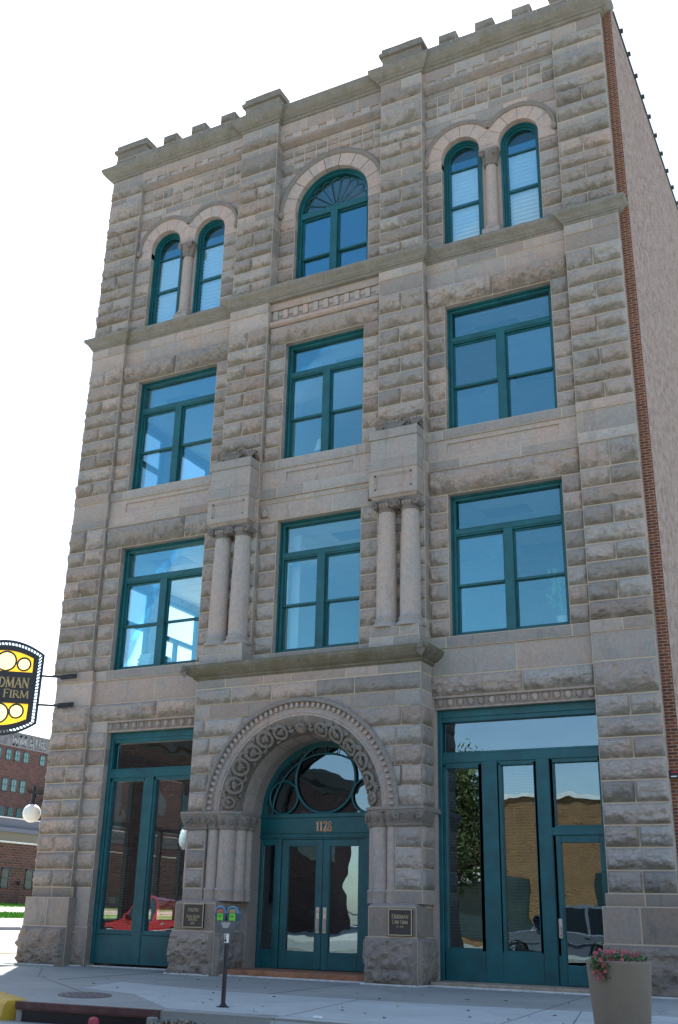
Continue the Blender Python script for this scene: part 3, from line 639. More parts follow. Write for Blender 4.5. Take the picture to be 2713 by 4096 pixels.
def volute(mb, cx, cz, yf, r, d, a):
    n = 22; pts = [(cx + d * r * (1 - 0.8 * i / n) * math.cos(0.5 * PI + i / n * 3.2 * PI), yf, cz + r * (1 - 0.8 * i / n) * math.sin(0.5 * PI + i / n * 3.2 * PI)) for i in range(n + 1)]
    mb.tube(pts, 0.03, 5, a); mb.add(*disc(cx, yf + 0.03, cz, r * 0.95), a)
def disc(cx, y, cz, r, n=18):
    return [(cx + r * math.cos(2 * PI * k / n), y, cz + r * math.sin(2 * PI * k / n)) for k in range(n)], [tuple(range(n))]
def column(cx, cy=26.84):
    c = MB(); a = (0.62, 0.75, 0, 1)
    prof = [(0.33, 9.63)] + [(0.315 - 0.055 * (t ** 1.8), 9.63 + 3.32 * t) for t in np.linspace(0, 1, 14)]
    c.lathe(cx, cy, prof, 28, a=a, caps=False)
    o = c.build('column', STONE, BLD, smooth=True)
    b = MB(); b.lathe(cx, cy, [(0.43, 9.36), (0.44, 9.42), (0.41, 9.48), (0.345, 9.53), (0.35, 9.57), (0.37, 9.60), (0.345, 9.65), (0.315, 9.66)], 28, a=(0.1, 0.4, 0, 1)); b.build('base', STONE, o, smooth=True)
    k = MB(); a2 = (0.3, 0.15, 0.4, 0.4)
    k.lathe(cx, cy, [(0.262, 12.93), (0.295, 12.94), (0.295, 12.98), (0.262, 12.99), (0.27, 13.05), (0.32, 13.12), (0.33, 13.2)], 24, a=a2)
    k.box(cx - 0.33, cx + 0.33, cy - 0.31, cy + 0.3, 13.2, 13.28, a2, 0.01)
    for s_ in (-1, 1):
        volute(k, cx + s_ * 0.29, 13.14, cy - 0.33, 0.115, -s_, a2); volute(k, cx + s_ * 0.29, 13.14, cy + 0.30, 0.115, -s_, a2)
        P = np.zeros((2, 17, 3)); t = np.linspace(0, 2 * PI, 17)
        for i, yy in enumerate((cy - 0.31, cy + 0.29)): P[i, :, 0] = cx + s_ * 0.29 + 0.11 * np.cos(t); P[i, :, 1] = yy; P[i, :, 2] = 13.14 + 0.11 * np.sin(t)
        k.grid(P, a2)
    for i in range(3): k.lathe(cx - 0.12 + 0.12 * i, cy - 0.28, [(0.0, 13.05), (0.04, 13.08), (0.05, 13.15), (0.03, 13.2)], 8, a=(0.6, 0.5, 0, 1))
    k.build('capital', STONE_CARVE, o, smooth=True)
for cx in (-18.22, -17.47, -12.35, -11.60): column(cx)
for x0, x1 in ((-18.62, -17.06), (-12.77, -11.19)):
    ped = MB()
    row(ped, x0, x1, 8.70, 9.07, [x0 + 0.75], 's', 26.5, skirt=0.55, hue=0.1); row(ped, x0 + 0.04, x1 - 0.03, 9.07, 9.36, [x0 + 0.95], 's', 26.53, skirt=0.5, hue=0.15, tilt=-0.0)
    ped.box(x0 + 0.05, x1 - 0.05, 26.55, 27.1, 9.0, 9.355, (0.2, 0.4, 0, 1))
    ped.build('column_pedestal', STONE, BLD)

# ---- entrance portal
AX, AZ = -14.93, 4.37
po = MB(); PF = 26.5; cl = [(AX, AZ, 3.06)]
PC = [(4.38, 4.93), (4.93, 5.46), (5.46, 6.0), (6.0, 6.53), (6.53, 7.07), (7.07, 7.5), (7.5, 7.99), (7.99, 8.28)]
for i, (z0, z1) in enumerate(PC):
    kind = 's' if i in (5, 7) else 'r'
    cuts = {0: [-17.9, -11.9], 1: [-18.0, -11.75], 2: [-17.85, -16.5, -13, -11.95], 3: [-18.05, -17.2, -13, -11.9], 4: [-18.25, -16.9, -14, -11.75],
            5: [-18.05, -16.7, -14.9, -13.3, -11.95], 6: [-17.35, -15.95, -14.45, -13.2], 7: [-17.6, -16.25, -15.3, -13.5, -12.5]}[i]
    row(po, -18.65, -11.15, z0, z1, cuts, kind, PF, H=0.07, skirt=0.1, clip=cl if z0 < 7.5 else None, cell=0.045)
for (x0, x1) in ((-18.6, -17.98), (-11.93, -11.17)):
    for z0, z1 in ((2.26, 2.79), (2.79, 3.32), (3.32, 3.88)): row(po, x0, x1, z0, z1, 1, 'r', PF + 0.02, H=0.09, skirt=0.5, hue=0.3)
    row(po, x0 - 0.02, x1 + 0.02, 1.93, 2.26, 1, 's', PF, skirt=0.5)
po.build('portal_wall', STONE, BLD)
pr2 = MB()
for (z0, z1) in [(2.26, 2.79), (2.79, 3.32), (3.32, 3.88)] + PC: siderow(pr2, -11.15, 26.52, 27.30, z0, z1, 1, 'r' if z0 < 7 else 's', 1, H=0.05, skirt=0.3)
for (z0, z1) in [(2.26, 2.79), (2.79, 3.32), (3.32, 3.88)] + PC: siderow(pr2, -18.65, 26.52, 27.30, z0, z1, 1, 's', -1, H=0.05, skirt=0.2)
siderow(pr2, -11.14, 26.51, 27.3, 1.93, 2.26, 1, 's', 1, skirt=.3)
pr2.box(-18.6, -17.95, 26.9, 27.6, 0, 8.3, (0.5, 0.2, 0, 1)); pr2.box(-11.9, -11.22, 26.9, 27.6, 0, 8.3, (0.5, 0.2, 0, 1))
# closing wall behind the spandrels, with the arch left open
n = 40; tt = np.linspace(0, PI, n + 1); arc = [(AX + 2.55 * math.cos(t), AZ + 2.55 * math.sin(t)) for t in tt]
P = np.zeros((n + 1, 2, 3))
for i, (x, z) in enumerate(arc):
    s_ = max(abs(math.cos(tt[i])) / 3.6, abs(math.sin(tt[i])) / 3.8); P[i, 0] = (x, 26.75, z); P[i, 1] = (AX + math.cos(tt[i]) / s_, 26.75, AZ + math.sin(tt[i]) / s_)
pr2.grid(P, (0.5, 0.2, 0, 1))
pr2.box(-18.6, -11.2, 26.6, 27.4, 8.26, 8.66, (0.5, 0.3, 0, 1))
pr2.build('portal_return', STONE, BLD)
ld = MB(); ld.mould([(-0.3, 8.26), (0.0, 8.26), (0.04, 8.30), (0.08, 8.31), (0.08, 8.36), (0.13, 8.38), (0.20, 8.42), (0.31, 8.52), (0.36, 8.60), (0.37, 8.68), (0.33, 8.71), (-0.6, 8.74)],
         [(-18.65, 27.32), (-18.65, 26.5), (-11.15, 26.5), (-11.15, 27.32)], (0.15, 0.3, 0.6, 0.2), rough=0.03)
ld.box(-18.6, -11.2, 26.6, 27.3, 8.66, 8.735, (0.15, 0.3, 0.4, 0.2))
ldo = ld.build('ledge', mat_stone('ledge_stone', g=(0.25, 0.235, 0.19), w=(0.30, 0.25, 0.18), dark=0.2, moss=0.6), BLD)
for cx in (-18.85, -10.97):
    lf = MB()
    for k in range(7):
        q = (k - 3) * 0.45; lf.tube([(cx, 26.12, 8.34), (cx + 0.08 * math.sin(q), 26.06, 8.46), (cx + 0.15 * math.sin(q), 26.03, 8.46 + 0.14 * math.cos(q))], 0.03, 5, (0.2, 0.1, 0.5, 0.3), taper=[0.6, 1.2, 0.3])
    volute(lf, cx, 8.60, 26.03, 0.07, 1, (0.2, 0.2, 0.5, 0.3))
    lf.build('corner_leaf', STONE_CARVE, ldo, smooth=True)

# arch rings
def ring(mb, prof, a, n=64, t0=0.0, t1=PI):
    t = np.linspace(t0, t1, n + 1); P = [np.stack([AX + r * np.cos(t), np.full(n + 1, y), AZ + r * np.sin(t)], 1) for r, y in prof]
    mb.grid(np.array(P).transpose(1, 0, 2), a)
ar = MB()
ring(ar, [(3.14, 26.52), (3.14, 26.41), (3.11, 26.37), (3.02, 26.36), (3.0, 26.40), (2.99, 26.52)], (0.2, 0.35, 0.2, 0.6))
ar.build('hood_mould', STONE_CARVE, BLD, smooth=False)
ar = MB()
ring(ar, [(3.0, 26.50), (2.98, 26.50), (2.75, 26.50), (2.735, 26.48), (2.70, 26.47), (2.69, 26.52), (2.66, 26.49), (2.62, 26.49)], (0.7, 0.6, 0.1, 0.9))
sp_ = [(2.62, 26.49), (2.50, 26.50), (2.38, 26.54), (2.26, 26.63), (2.17, 26.76), (2.15, 26.92), (2.14, 27.05), (2.13, 27.10), (2.12, 27.3), (2.10, 27.6)]
ring(ar, sp_[6:], (0.85, 0.55, 0.2, 0.9)); ring(ar, sp_[:7], (0.6, 0.0, 1.0, 0.0))  # ground of the vine coloured darkest: shade of the carved hollows painted in
for k in range(1, 12):
    t = PI * k / 12
    ar.tube([(AX + r * math.cos(t), y - 0.004, AZ + r * math.sin(t)) for r, y in sp_[5:]], 0.012, 4, (0.5, 0.1, 0.2, 0.5))
ro = ar.build('portal_arch', STONE, BLD, smooth=True)
nd = 52
for k in range(nd):
    dn = MB()
    t0 = PI * (k + 0.28) / nd; t1 = PI * (k + 0.78) / nd; P = []
    for r, y in ((2.99, 26.50), (2.99, 26.42), (2.865, 26.42), (2.855, 26.45), (2.855, 26.50)):
        P.append([(AX + r * math.cos(t), y, AZ + r * math.sin(t)) for t in (t0, (t0 + t1) / 2, t1)])
    P = np.array(P).transpose(1, 0, 2); dn.grid(P, (0.6, 0.6, 0.1, 0.9))
    for e in (0, 2): dn.add(P[e], [(0, 1, 2, 3, 4)], (0.6, 0.5, 0.1, 0.9))
    dn.build('dentil', STONE, ro)
# carved vine band riding on the splay
def sm_pt(t, s_, h):
    """t angle, s 0..1 across the splay, h lift off the surface"""
    q = s_ * 1.45; r = 2.58 - 0.44 * math.sin(min(q, PI / 2)); y = 26.49 + 0.40 * (1 - math.cos(q)) if q < PI / 2 else 26.9
    nr, ny = -math.sin(q), -math.cos(q)
    return (AX + (r + nr * h) * math.cos(t), y + ny * h, AZ + (r + nr * h) * math.sin(t))
vn = MB(); av = (0.45, 0.25, 0.4, 0.4)
def vpath(pts, r, taper=None, h=0.03): vn.tube([sm_pt(t, s_, h + 0.02) for t, s_ in pts], r * 1.35, 5, av, taper=taper)
K = 0.42 / 0.6      # keeps circles round: dt*R ~ ds*0.64
def vring(tc, sc, rad, rr=0.032, a0=0, a1=2 * PI, n=22):
    vpath([(tc + rad * math.cos(q) / 2.4, sc + rad * math.sin(q) / 0.66) for q in np.linspace(a0, a1, n)], rr)
def vleaf(tc, sc, rad, ang, lobes=5, rr=0.03):
    for k in range(lobes):
        q = ang + (k - (lobes - 1) / 2) * 0.62; L_ = rad * (1.0 if k == (lobes - 1) // 2 else 0.82)
        vpath([(tc, sc), (tc + 0.5 * L_ * math.cos(q) / 2.4, sc + 0.5 * L_ * math.sin(q) / 0.66), (tc + L_ * math.cos(q) / 2.4, sc + L_ * math.sin(q) / 0.66)], rr, [0.6, 1.4, 0.2], 0.035)
base_t = [0.10, 0.32, 0.56, 0.80, 1.04, 1.27]
for sd_ in (0, 1):
    for i, bt in enumerate(base_t):
        t = bt if sd_ == 0 else PI - bt; sc = 0.42 if i % 2 == 0 else 0.5; rad = 0.235 if i else 0.15
        if i == 5: rad = 0.21
        vring(t, sc, rad, 0.036); vring(t, sc, rad * 0.84, 0.018)
        vleaf(t, sc - 0.10, rad * 0.85, PI / 2 + (0.3 if sd_ else -0.3))
        if i < 5:
            t2 = base_t[i + 1] if sd_ == 0 else PI - base_t[i + 1]; tm = (t + t2) / 2
            vpath([(t + (t2 - t) * u, sc + (0.34 if i % 2 else -0.30) * math.sin(PI * u)) for u in np.linspace(0.1, 0.9, 8)], 0.03)
            vleaf(tm, 0.16, 0.16, -PI / 2, 3, 0.024); vleaf(tm, 0.80, 0.15, PI / 2, 3, 0.024); vring(tm + 0.03, 0.14, 0.05, 0.018, n=10)
vring(PI / 2, 0.5, 0.13, 0.03)
for tq in (PI / 2 - 0.145, PI / 2 + 0.145): vleaf(tq, 0.5, 0.14, PI / 2, 5, 0.026); vleaf(tq, 0.45, 0.12, -PI / 2, 3, 0.024)
for k in range(14):
    q = 2 * PI * k / 14; x, y, z = sm_pt(PI / 2 + 0.19 * math.cos(q) / 2.4, 0.5 + 0.19 * math.sin(q) / 0.66, 0.03)
    vn.lathe(x, y, [(0.0, z - 0.035), (0.03, z - 0.02), (0.036, z), (0.03, z + 0.02), (0, z + 0.035)], 8, a=av)
for k in range(8):
    q = 2 * PI * k / 8; vpath([(PI / 2, 0.5), (PI / 2 + 0.10 * math.cos(q) / 2.4, 0.5 + 0.10 * math.sin(q) / 0.66)], 0.03, [0.5, 1.2])
vn.build('carved_vine', STONE_CARVE, ro, smooth=True)

# imposts: carved capital band on shafts and square pier
def impost(sgn):
    mb = MB(); ac = (0.45, 0.25, 0.4, 0.4); X = lambda d: AX + sgn * d
    shafts = [(2.87, 26.72, 0.18), (2.46, 26.80, 0.25), (2.19, 27.06, 0.19), (2.13, 27.38, 0.15)]
    for i, (d, y, r) in enumerate(shafts):
        s_ = MB(); s_.lathe(X(d), y, [(r, 2.24), (r, 3.86)], 20, a=(0.62, 0.7, 0, 1), caps=False); so = s_.build('jamb_shaft', STONE, BLD, smooth=True)
        b = MB(); b.lathe(X(d), y, [(r + .04, 1.93), (r + 0.035, 2.2), (r + 0.05, 2.22), (r + 0.04, 2.26), (r, 2.28)], 20, a=(0.4, 0.5, 0, 1)); b.build('base', STONE, so, smooth=True)
        nb = 5 if r > 0.2 else 4; n = 40; t = np.linspace(0, 2 * PI, n + 1)[:-1]; zs = np.linspace(3.86, 4.26, 12); P = np.zeros((n, 12, 3))
        for j, z in enumerate(zs):
            u = (z - 3.86) / 0.40
            if u < 0.12: rr = r + 0.05 * math.sin(u / 0.12 * PI) + 0.01 + 0 * t
            else: rr = r + 0.03 + 0.10 * math.sin((u - 0.12) * 1.5) + 0.035 * np.abs(np.sin(t * 5 + 2.2 * u)) * (u > 0.15) * (u < 0.92) - 0.02
            P[:, j, 0] = X(d) + rr * np.cos(t); P[:, j, 1] = y + rr * np.sin(t); P[:, j, 2] = z
        c = MB(); c.grid(P, ac, closed_u=True)
        for k in range(3):
            q = -PI / 2 + (k - 1) * 0.9
            cc = (X(d) + (r + 0.10) * math.cos(q), y + (r + 0.10) * math.sin(q))
            tx, ty = -math.sin(q), math.cos(q)
            c.tube([(cc[0] + tx * 0.085 * math.cos(w), cc[1] + ty * 0.085 * math.cos(w), 4.10 + 0.10 * math.sin(w)) for w in np.linspace(0, 2 * PI, 13)], 0.016, 4, ac)
            for m_ in range(3):
                w = PI / 2 + (m_ - 1) * 0.6; c.tube([(cc[0], cc[1], 4.03), (cc[0] + tx * 0.09 * math.cos(w), cc[1] + ty * 0.09 * math.cos(w), 4.03 + 0.13 * math.sin(w))], 0.02, 4, ac, taper=[1, .5])
        c.build('capital', STONE_CARVE, so, smooth=True)
    # square pier capital
    x0, x1 = sorted((X(3.02), X(3.78)))
    mb.mould([(-.1, 3.86), (0.03, 3.87), (0.05, 3.90), (0.03, 3.94), (0.0, 3.95), (0.03, 4.02), (0.09, 4.18), (0.10, 4.25), (-.1, 4.25)], [(x0, 27.2), (x0, 26.50), (x1, 26.50), (x1, 27.2)], ac, rough=0.05)
    for k in range(16):
        u = rng.random(); xx = x0 + 0.12 + u * (x1 - x0 - 0.24); zz_ = 3.97 + 0.2 * rng.random(); q = rng.uniform(-0.6, 0.6)
        mb.tube([(xx, 26.44, zz_), (xx + 0.05 * math.sin(q), 26.40, zz_ + 0.05), (xx + 0.10 * math.sin(q), 26.39, zz_ + 0.10)], 0.02, 4, ac, taper=[.5, 1.2, .3])
    for xx, d in ((x0 + 0.06, 1), (x1 - 0.06, -1)): volute(mb, xx, 4.13, 26.40, 0.085, d, ac)
    # abacus following the steps
    pts = [(X(3.88), 27.28), (X(3.88), 26.38), (X(2.66), 26.38), (X(2.3), 26.45), (X(2.02), 26.75), (X(1.93), 27.1), (X(1.93), 27.6), (X(3.88), 27.6)]
    mb.hprism(pts, 4.30, 4.375, (0.3, 0.5, 0.1, 0.6)); q_ = [(x + (AX - x) * -0.006, y + 0.035) for x, y in pts]; mb.hprism(q_, 4.245, 4.302, (0.3, 0.4, 0.1, 0.6))
    mb.build('impost', STONE_CARVE, BLD, smooth=False)
    # solid jamb behind the shafts
    j = MB(); j.hprism([(X(3.0), 26.62), (X(2.75), 26.75), (X(2.3), 27.0), (X(2.22), 27.25), (X(2.12), 27.6), (X(3.0), 27.6)], 1.9, 4.3, (0.5, 0.3, 0, 1)); j.build('jamb', STONE, BLD)
    # plinth
    p = MB(); px0, px1 = sorted((X(2.36), X(3.72)))
    row(p, px0, px1, 1.13, 1.86, 1, 's', 26.24, skirt=0.6, hue=0.5, val=0.3); row(p, px0 - 0.05, px1 + 0.05, -0.2, 1.13, 1, 'r', 26.2, H=0.22, skirt=0.6, cell=0.06, hue=0.5)
    xi = X(2.36)
    siderow(p, xi, 26.26, 27.9, 1.13, 1.86, 1, 's', -sgn, skirt=0.3); siderow(p, xi - sgn * 0.05, 26.22, 27.9, -0.2, 1.13, 1, 'r', -sgn, H=0.12, skirt=0.3)
    xo = X(3.72); siderow(p, xo, 26.26, 27.4, 1.13, 1.86, 1, 's', sgn, skirt=0.3); siderow(p, xo + sgn * 0.05, 26.22, 27.4, -0.2, 1.13, 1, 'r', sgn, H=0.10, skirt=0.3)
    p.mould([(-.3, 1.855), (-0.005, 1.855), (-0.03, 1.90), (-.12, 1.935), (-.3, 1.94)], [(px0, 27.9), (px0, 26.24), (px1, 26.24), (px1, 27.9)], (0.1, 0.6, 0, 1)); p.box(px0 + .2, px1 - .2, 26.4, 27.9, 1.7, 1.935, (0.1, 0.5, 0, 1))
    p.build('plinth', STONE_BASE, BLD)
impost(-1); impost(1)
lw = MB(); 
lw.box(AX - 2.75, AX - 2.12, 27.55, 28.4, 0, 7.0, (0.5, 0.1, 0, 1)); lw.box(AX + 2.12, AX + 2.75, 27.55, 28.4, 0, 7.0, (0.5, 0.1, 0, 1))
n = 32; P = np.zeros((n + 1, 2, 3)); t = np.linspace(0, PI, n + 1)
for i, yy in enumerate((27.58, 28.4)): P[:, i, 0] = AX + 2.105 * np.cos(t); P[:, i, 1] = yy; P[:, i, 2] = AZ + 2.105 * np.sin(t)
lw.grid(P, (0.5, 0.1, 0, 1)); lw.build('reveal', STONE, BLD)

# egg-and-dart mouldings over the shop windows
def eggs(x0, x1, y):
    mb = MB(); a = (0.75, 0.55, 0.2, 0.6)
    mb.box(x0, x1, y, y + 0.4, 7.06, 7.42, a); mb.box(x0, x1, y - 0.10, y + 0.1, 7.35, 7.40, a, 0.01); mb.box(x0, x1, y - 0.03, y + 0.1, 7.05, 7.10, a, 0.008)
    n = int(round((x1 - x0) / 0.315)); st = (x1 - x0) / n
    for k in range(n):
        cx = x0 + (k + 0.5) * st
        pts = 14; G = np.zeros((pts, 7, 3))
        for i in range(pts):
            q = 2 * PI * i / pts
            for j in range(7):
                w = j / 6 * PI / 2; G[i, j] = (cx + 0.095 * math.cos(q) * math.cos(w), y - 0.09 * math.sin(w) - 0.01, 7.23 + 0.115 * math.sin(q) * math.cos(w))
        mb.grid(G, (0.8, 0.8 * rng.random(), 0.1, 0.8), closed_u=True)
        mb.tube([(cx + 0.128 * math.cos(q), y - 0.03, 7.235 + 0.145 * math.sin(q)) for q in np.linspace(-PI * 1.08, PI * 0.08, 12)], 0.018, 4, a)
        mb.tube([(cx + st / 2, y - 0.04, 7.35), (cx + st / 2, y - 0.04, 7.12)], 0.02, 4, a, taper=[1, .4])
    mb.build('egg_and_dart_moulding', STONE, BLD, smooth=False)
eggs(-22.7, -18.6, 27.40); eggs(-11.1, -6.53, 27.40)
# leaf stones in the centre bay
for cx in (-16.85, -13.0):
    lf = MB()
    lf.box(cx - 0.17, cx + 0.17, 27.13, 27.3, 13.6, 14.02, (0.5, 0.5, 0, 1), 0.01)
    for k in range(7):
        q = (k - 3) * 0.5; L_ = 0.32 - 0.03 * abs(k - 3); lf.tube([(cx, 27.12, 13.66), (cx + 0.6 * L_ * math.sin(q) * 0.7, 27.08, 13.66 + 0.6 * L_ * math.cos(q)), (cx + L_ * math.sin(q) * 0.55, 27.10, 13.66 + L_ * math.cos(q))], 0.03, 5, (0.5, 0.5, 0.2, 0.8), taper=[.5, 1.3, .3])
    lf.build('leaf_carving', STONE, BLD, smooth=True)

# steps
st = MB(); st.box(AX - 2.35, AX + 2.35, 26.55, 28.2, -0.1, 0.17, b=0.02); st.build('threshold', REDSTONE, BLD)
st = MB(); st.box(-11.0, -6.6, 26.62, 27.8, -0.1, 0.11, b=0.015); st.build('threshold', BUFFSTONE, BLD)

# ------------------------------------------------------------------ windows
def framebox(mb, x0, x1, z0, z1, w, y0, y1, wb=None, wt=None, b=0.008):
    wb = w if wb is None else wb; wt = w if wt is None else wt
    mb.box(x0, x0 + w, y0, y1, z0, z1, b=b); mb.box(x1 - w, x1, y0, y1, z0, z1, b=b)
    mb.box(x0 + w, x1 - w, y0 + .003, y1, z1 - wt, z1, b=b); mb.box(x0 + w, x1 - w, y0 + .003, y1, z0, z0 + wb, b=b)
def pane(parent, x0, x1, y, z0, z1, mat=None, name='pane'):
    g = MB(); g.box(x0, x1, y, y + 0.012, z0, z1); return g.build(name, mat or GLASS, parent)
def window(x0, x1, z0, z1, y=27.58, rail=None, meet=None):
    """two double-hung sashes under a wide top light"""
    m = MB(); H_ = z1 - z0
    zr1 = z1 - 0.245 * H_ + 0.03; zr0 = zr1 - 0.24; zm = z0 + 0.355 * H_ + 0.03
    m.box(x0 - .02, x0 + 0.06, y - 0.03, y + 0.3, z0, z1); m.box(x1 - 0.06, x1 + .02, y - 0.03, y + 0.3, z0, z1); m.box(x0 + .06, x1 - .06, y - 0.028, y + 0.3, z1 - 0.07, z1 + .02)
    m.box(x0 + .06, x1 - .06, y - 0.03, y + 0.3, z0 - .02, z0 + 0.07)
    framebox(m, x0 + 0.06, x1 - 0.06, z0 + 0.06, z1 - 0.07, 0.08, y + 0.02, y + 0.28)
    m.box(x0 + .13, x1 - .13, y + 0.0, y + 0.28, zr0 + 0.05, zr1 - 0.04, b=0.01); m.box(x0 + .13, x1 - .13, y + 0.03, y + 0.27, zr0, zr1, b=0.006)
    xm = (x0 + x1) / 2; m.box(xm - 0.14, xm + 0.14, y + 0.004, y + 0.28, z0 + 0.06, zr0 + 0.06, b=0.01)
    w = m.build('window', TEAL, BLD)
    for a, b in ((x0 + 0.13, xm - 0.13), (xm + 0.13, x1 - 0.13)):
        s_ = MB(); framebox(s_, a, b, zm - 0.03, zr0, 0.055, y + 0.10, y + 0.17, wb=0.075); framebox(s_, a, b, z0 + 0.13, zm + 0.03, 0.055, y + 0.16, y + 0.23, wb=0.08, wt=0.06)
        s_.build('sash', TEAL, w)
        pane(w, a + 0.05, b - 0.05, y + 0.14, zm, zr0 - 0.04); pane(w, a + 0.05, b - 0.05, y + 0.20, z0 + 0.18, zm)
    pane(w, x0 + 0.2, x1 - 0.2, y + 0.15, zr1 - 0.02, z1 - 0.14)
    return w
for key, (bx0, bx1, wx0, wx1, yf) in BAYS.items():
    window(wx0, wx1, 9.1, 13.48, yf + 0.25); window(wx0, wx1, 15.62, 20.03, yf + 0.25)

def arcstrip(mb, cx, cz, r0, r1, y0, y1, t0=0, t1=PI, n=28):
    t = np.linspace(t0, t1, n + 1); P = [np.stack([cx + r * np.cos(t), np.full(n + 1, y), cz + r * np.sin(t)], 1) for r, y in ((r0, y1), (r0, y0), (r1, y0), (r1, y1))]
    mb.grid(np.array(P).transpose(1, 0, 2))
def halfdisc(cx, cz, r, y, n=24):
    return [(cx + r * math.cos(PI * k / n), y, cz + r * math.sin(PI * k / n)) for k in range(n + 1)], [tuple(range(n + 1))]
for (key, cx, cz, r, yf) in ARCH:
    y = yf + 0.22; m = MB(); z0 = 22.25
    if key != 'C':
        for d0, d1, ya in ((0, 0.06, -0.03), (0.05, 0.12, 0.03), (0.11, 0.19, 0.10)):
            arcstrip(m, cx, cz, r - d1, r - d0, y + ya, y + 0.3)
            for s_ in (-1, 1):
                a, b = sorted((cx + s_ * (r - d0), cx + s_ * (r - d1))); m.box(a, b, y + ya, y + 0.3, z0, cz)
        m.box(cx - r, cx + r, y + 0.0, y + 0.3, z0 - 0.05, z0 + 0.10)
        w = m.build('arched_window', TEAL, BLD)
        s_ = MB(); zb = cz - 0.38; zm = 24.0
        s_.box(cx - r + .2, cx + r - .2, y + 0.11, y + 0.16, zb - 0.03, zb + 0.03, b=.005); s_.build('glazing_bar', TEAL, w); s_ = MB(); s_.box(cx - r + .2, cx + r - .2, y + 0.10, y + 0.2, zm - 0.05, zm + 0.05, b=.008)
        s_.build('sash', TEAL, w)
        pane(w, cx - r + 0.17, cx + r - 0.17, y + 0.15, z0, cz, GLASS_CLEAR); g = MB(); g.add(*halfdisc(cx, cz, r - 0.17, y + 0.152)); g.build('pane', GLASS, w)
        bl = MB(); zt = cz - 0.42; nb = 20; P = np.zeros((2, nb * 3 + 1, 3)); k = np.arange(nb * 3 + 1)
        for i, xx in enumerate((cx - r + 0.18, cx + r - 0.18)):
            P[i, :, 0] = xx; P[i, :, 1] = y + 0.19 + 0.08 * np.array([0.0, 0.8, 1.0] * nb + [0.0]); P[i, :, 2] = zt - (zt - z0) * k / (nb * 3)
        bl.grid(P); bl.build('blind', BLIND, w)
    else:
        for d0, d1, ya in ((0, 0.08, -0.03), (0.07, 0.16, 0.03)):
            arcstrip(m, cx, cz, r - d1, r - d0, y + ya, y + 0.3, n=40)
            for s_ in (-1, 1):
                a, b = sorted((cx + s_ * (r - d0), cx + s_ * (r - d1))); m.box(a, b, y + ya, y + 0.3, z0, cz)
        m.box(cx - r, cx + r, y, y + 0.3, z0 - 0.05, z0 + 0.08); m.box(cx - r + .1, cx + r - .1, y, y + 0.28, 25.42, 25.66, b=0.01); m.box(cx - 0.14, cx + 0.14, y + .003, y + 0.28, z0, 25.5, b=0.01)
        w = m.build('arched_window', TEAL, BLD)
        f = MB(); zc = 25.66; f.add(*halfdisc(cx, zc, 0.13, y + 0.10)); R_ = r - 0.22
        nr = 9
        for k in range(nr + 1):
            t = PI * k / nr; 
            if 0 < k < nr: f.tube([(cx + 0.1 * math.cos(t), y + 0.12, zc + 0.1 * math.sin(t)), (cx + (R_ - .16) * math.cos(t), y + 0.12, zc + (R_ - .16) * math.sin(t))], 0.018, 4)
            if k < nr:
                tm = t + PI / nr / 2; c0 = (cx + (R_ - 0.18) * math.cos(tm), zc + (R_ - .18) * math.sin(tm)); rad = (R_ - 0.17) * math.sin(PI / nr / 2)
                f.tube([(c0[0] + rad * math.cos(tm + q), y + 0.12, c0[1] + rad * math.sin(tm + q)) for q in np.linspace(-PI / 2, PI / 2, 9)], 0.018, 4)
        f.build('fanlight_tracery', TEAL, w)
        for a, b in ((cx - r + 0.16, cx - 0.13), (cx + 0.13, cx + r - 0.16)):
            s_ = MB(); zm = 23.73; framebox(s_, a, b, zm - 0.03, 25.43, 0.055, y + 0.10, y + 0.17, wb=0.075); framebox(s_, a, b, z0 + 0.08, zm + 0.03, 0.055, y + 0.16, y + 0.23, wb=0.08, wt=.06); s_.build('sash', TEAL, w)
            pane(w, a + 0.05, b - 0.05, y + 0.14, zm, 25.38); pane(w, a + 0.05, b - 0.05, y + 0.20, z0 + 0.1, zm)
        g = MB(); g.add(*halfdisc(cx, 25.6, r - 0.1, y + 0.16)); g.build('pane', GLASS, w)
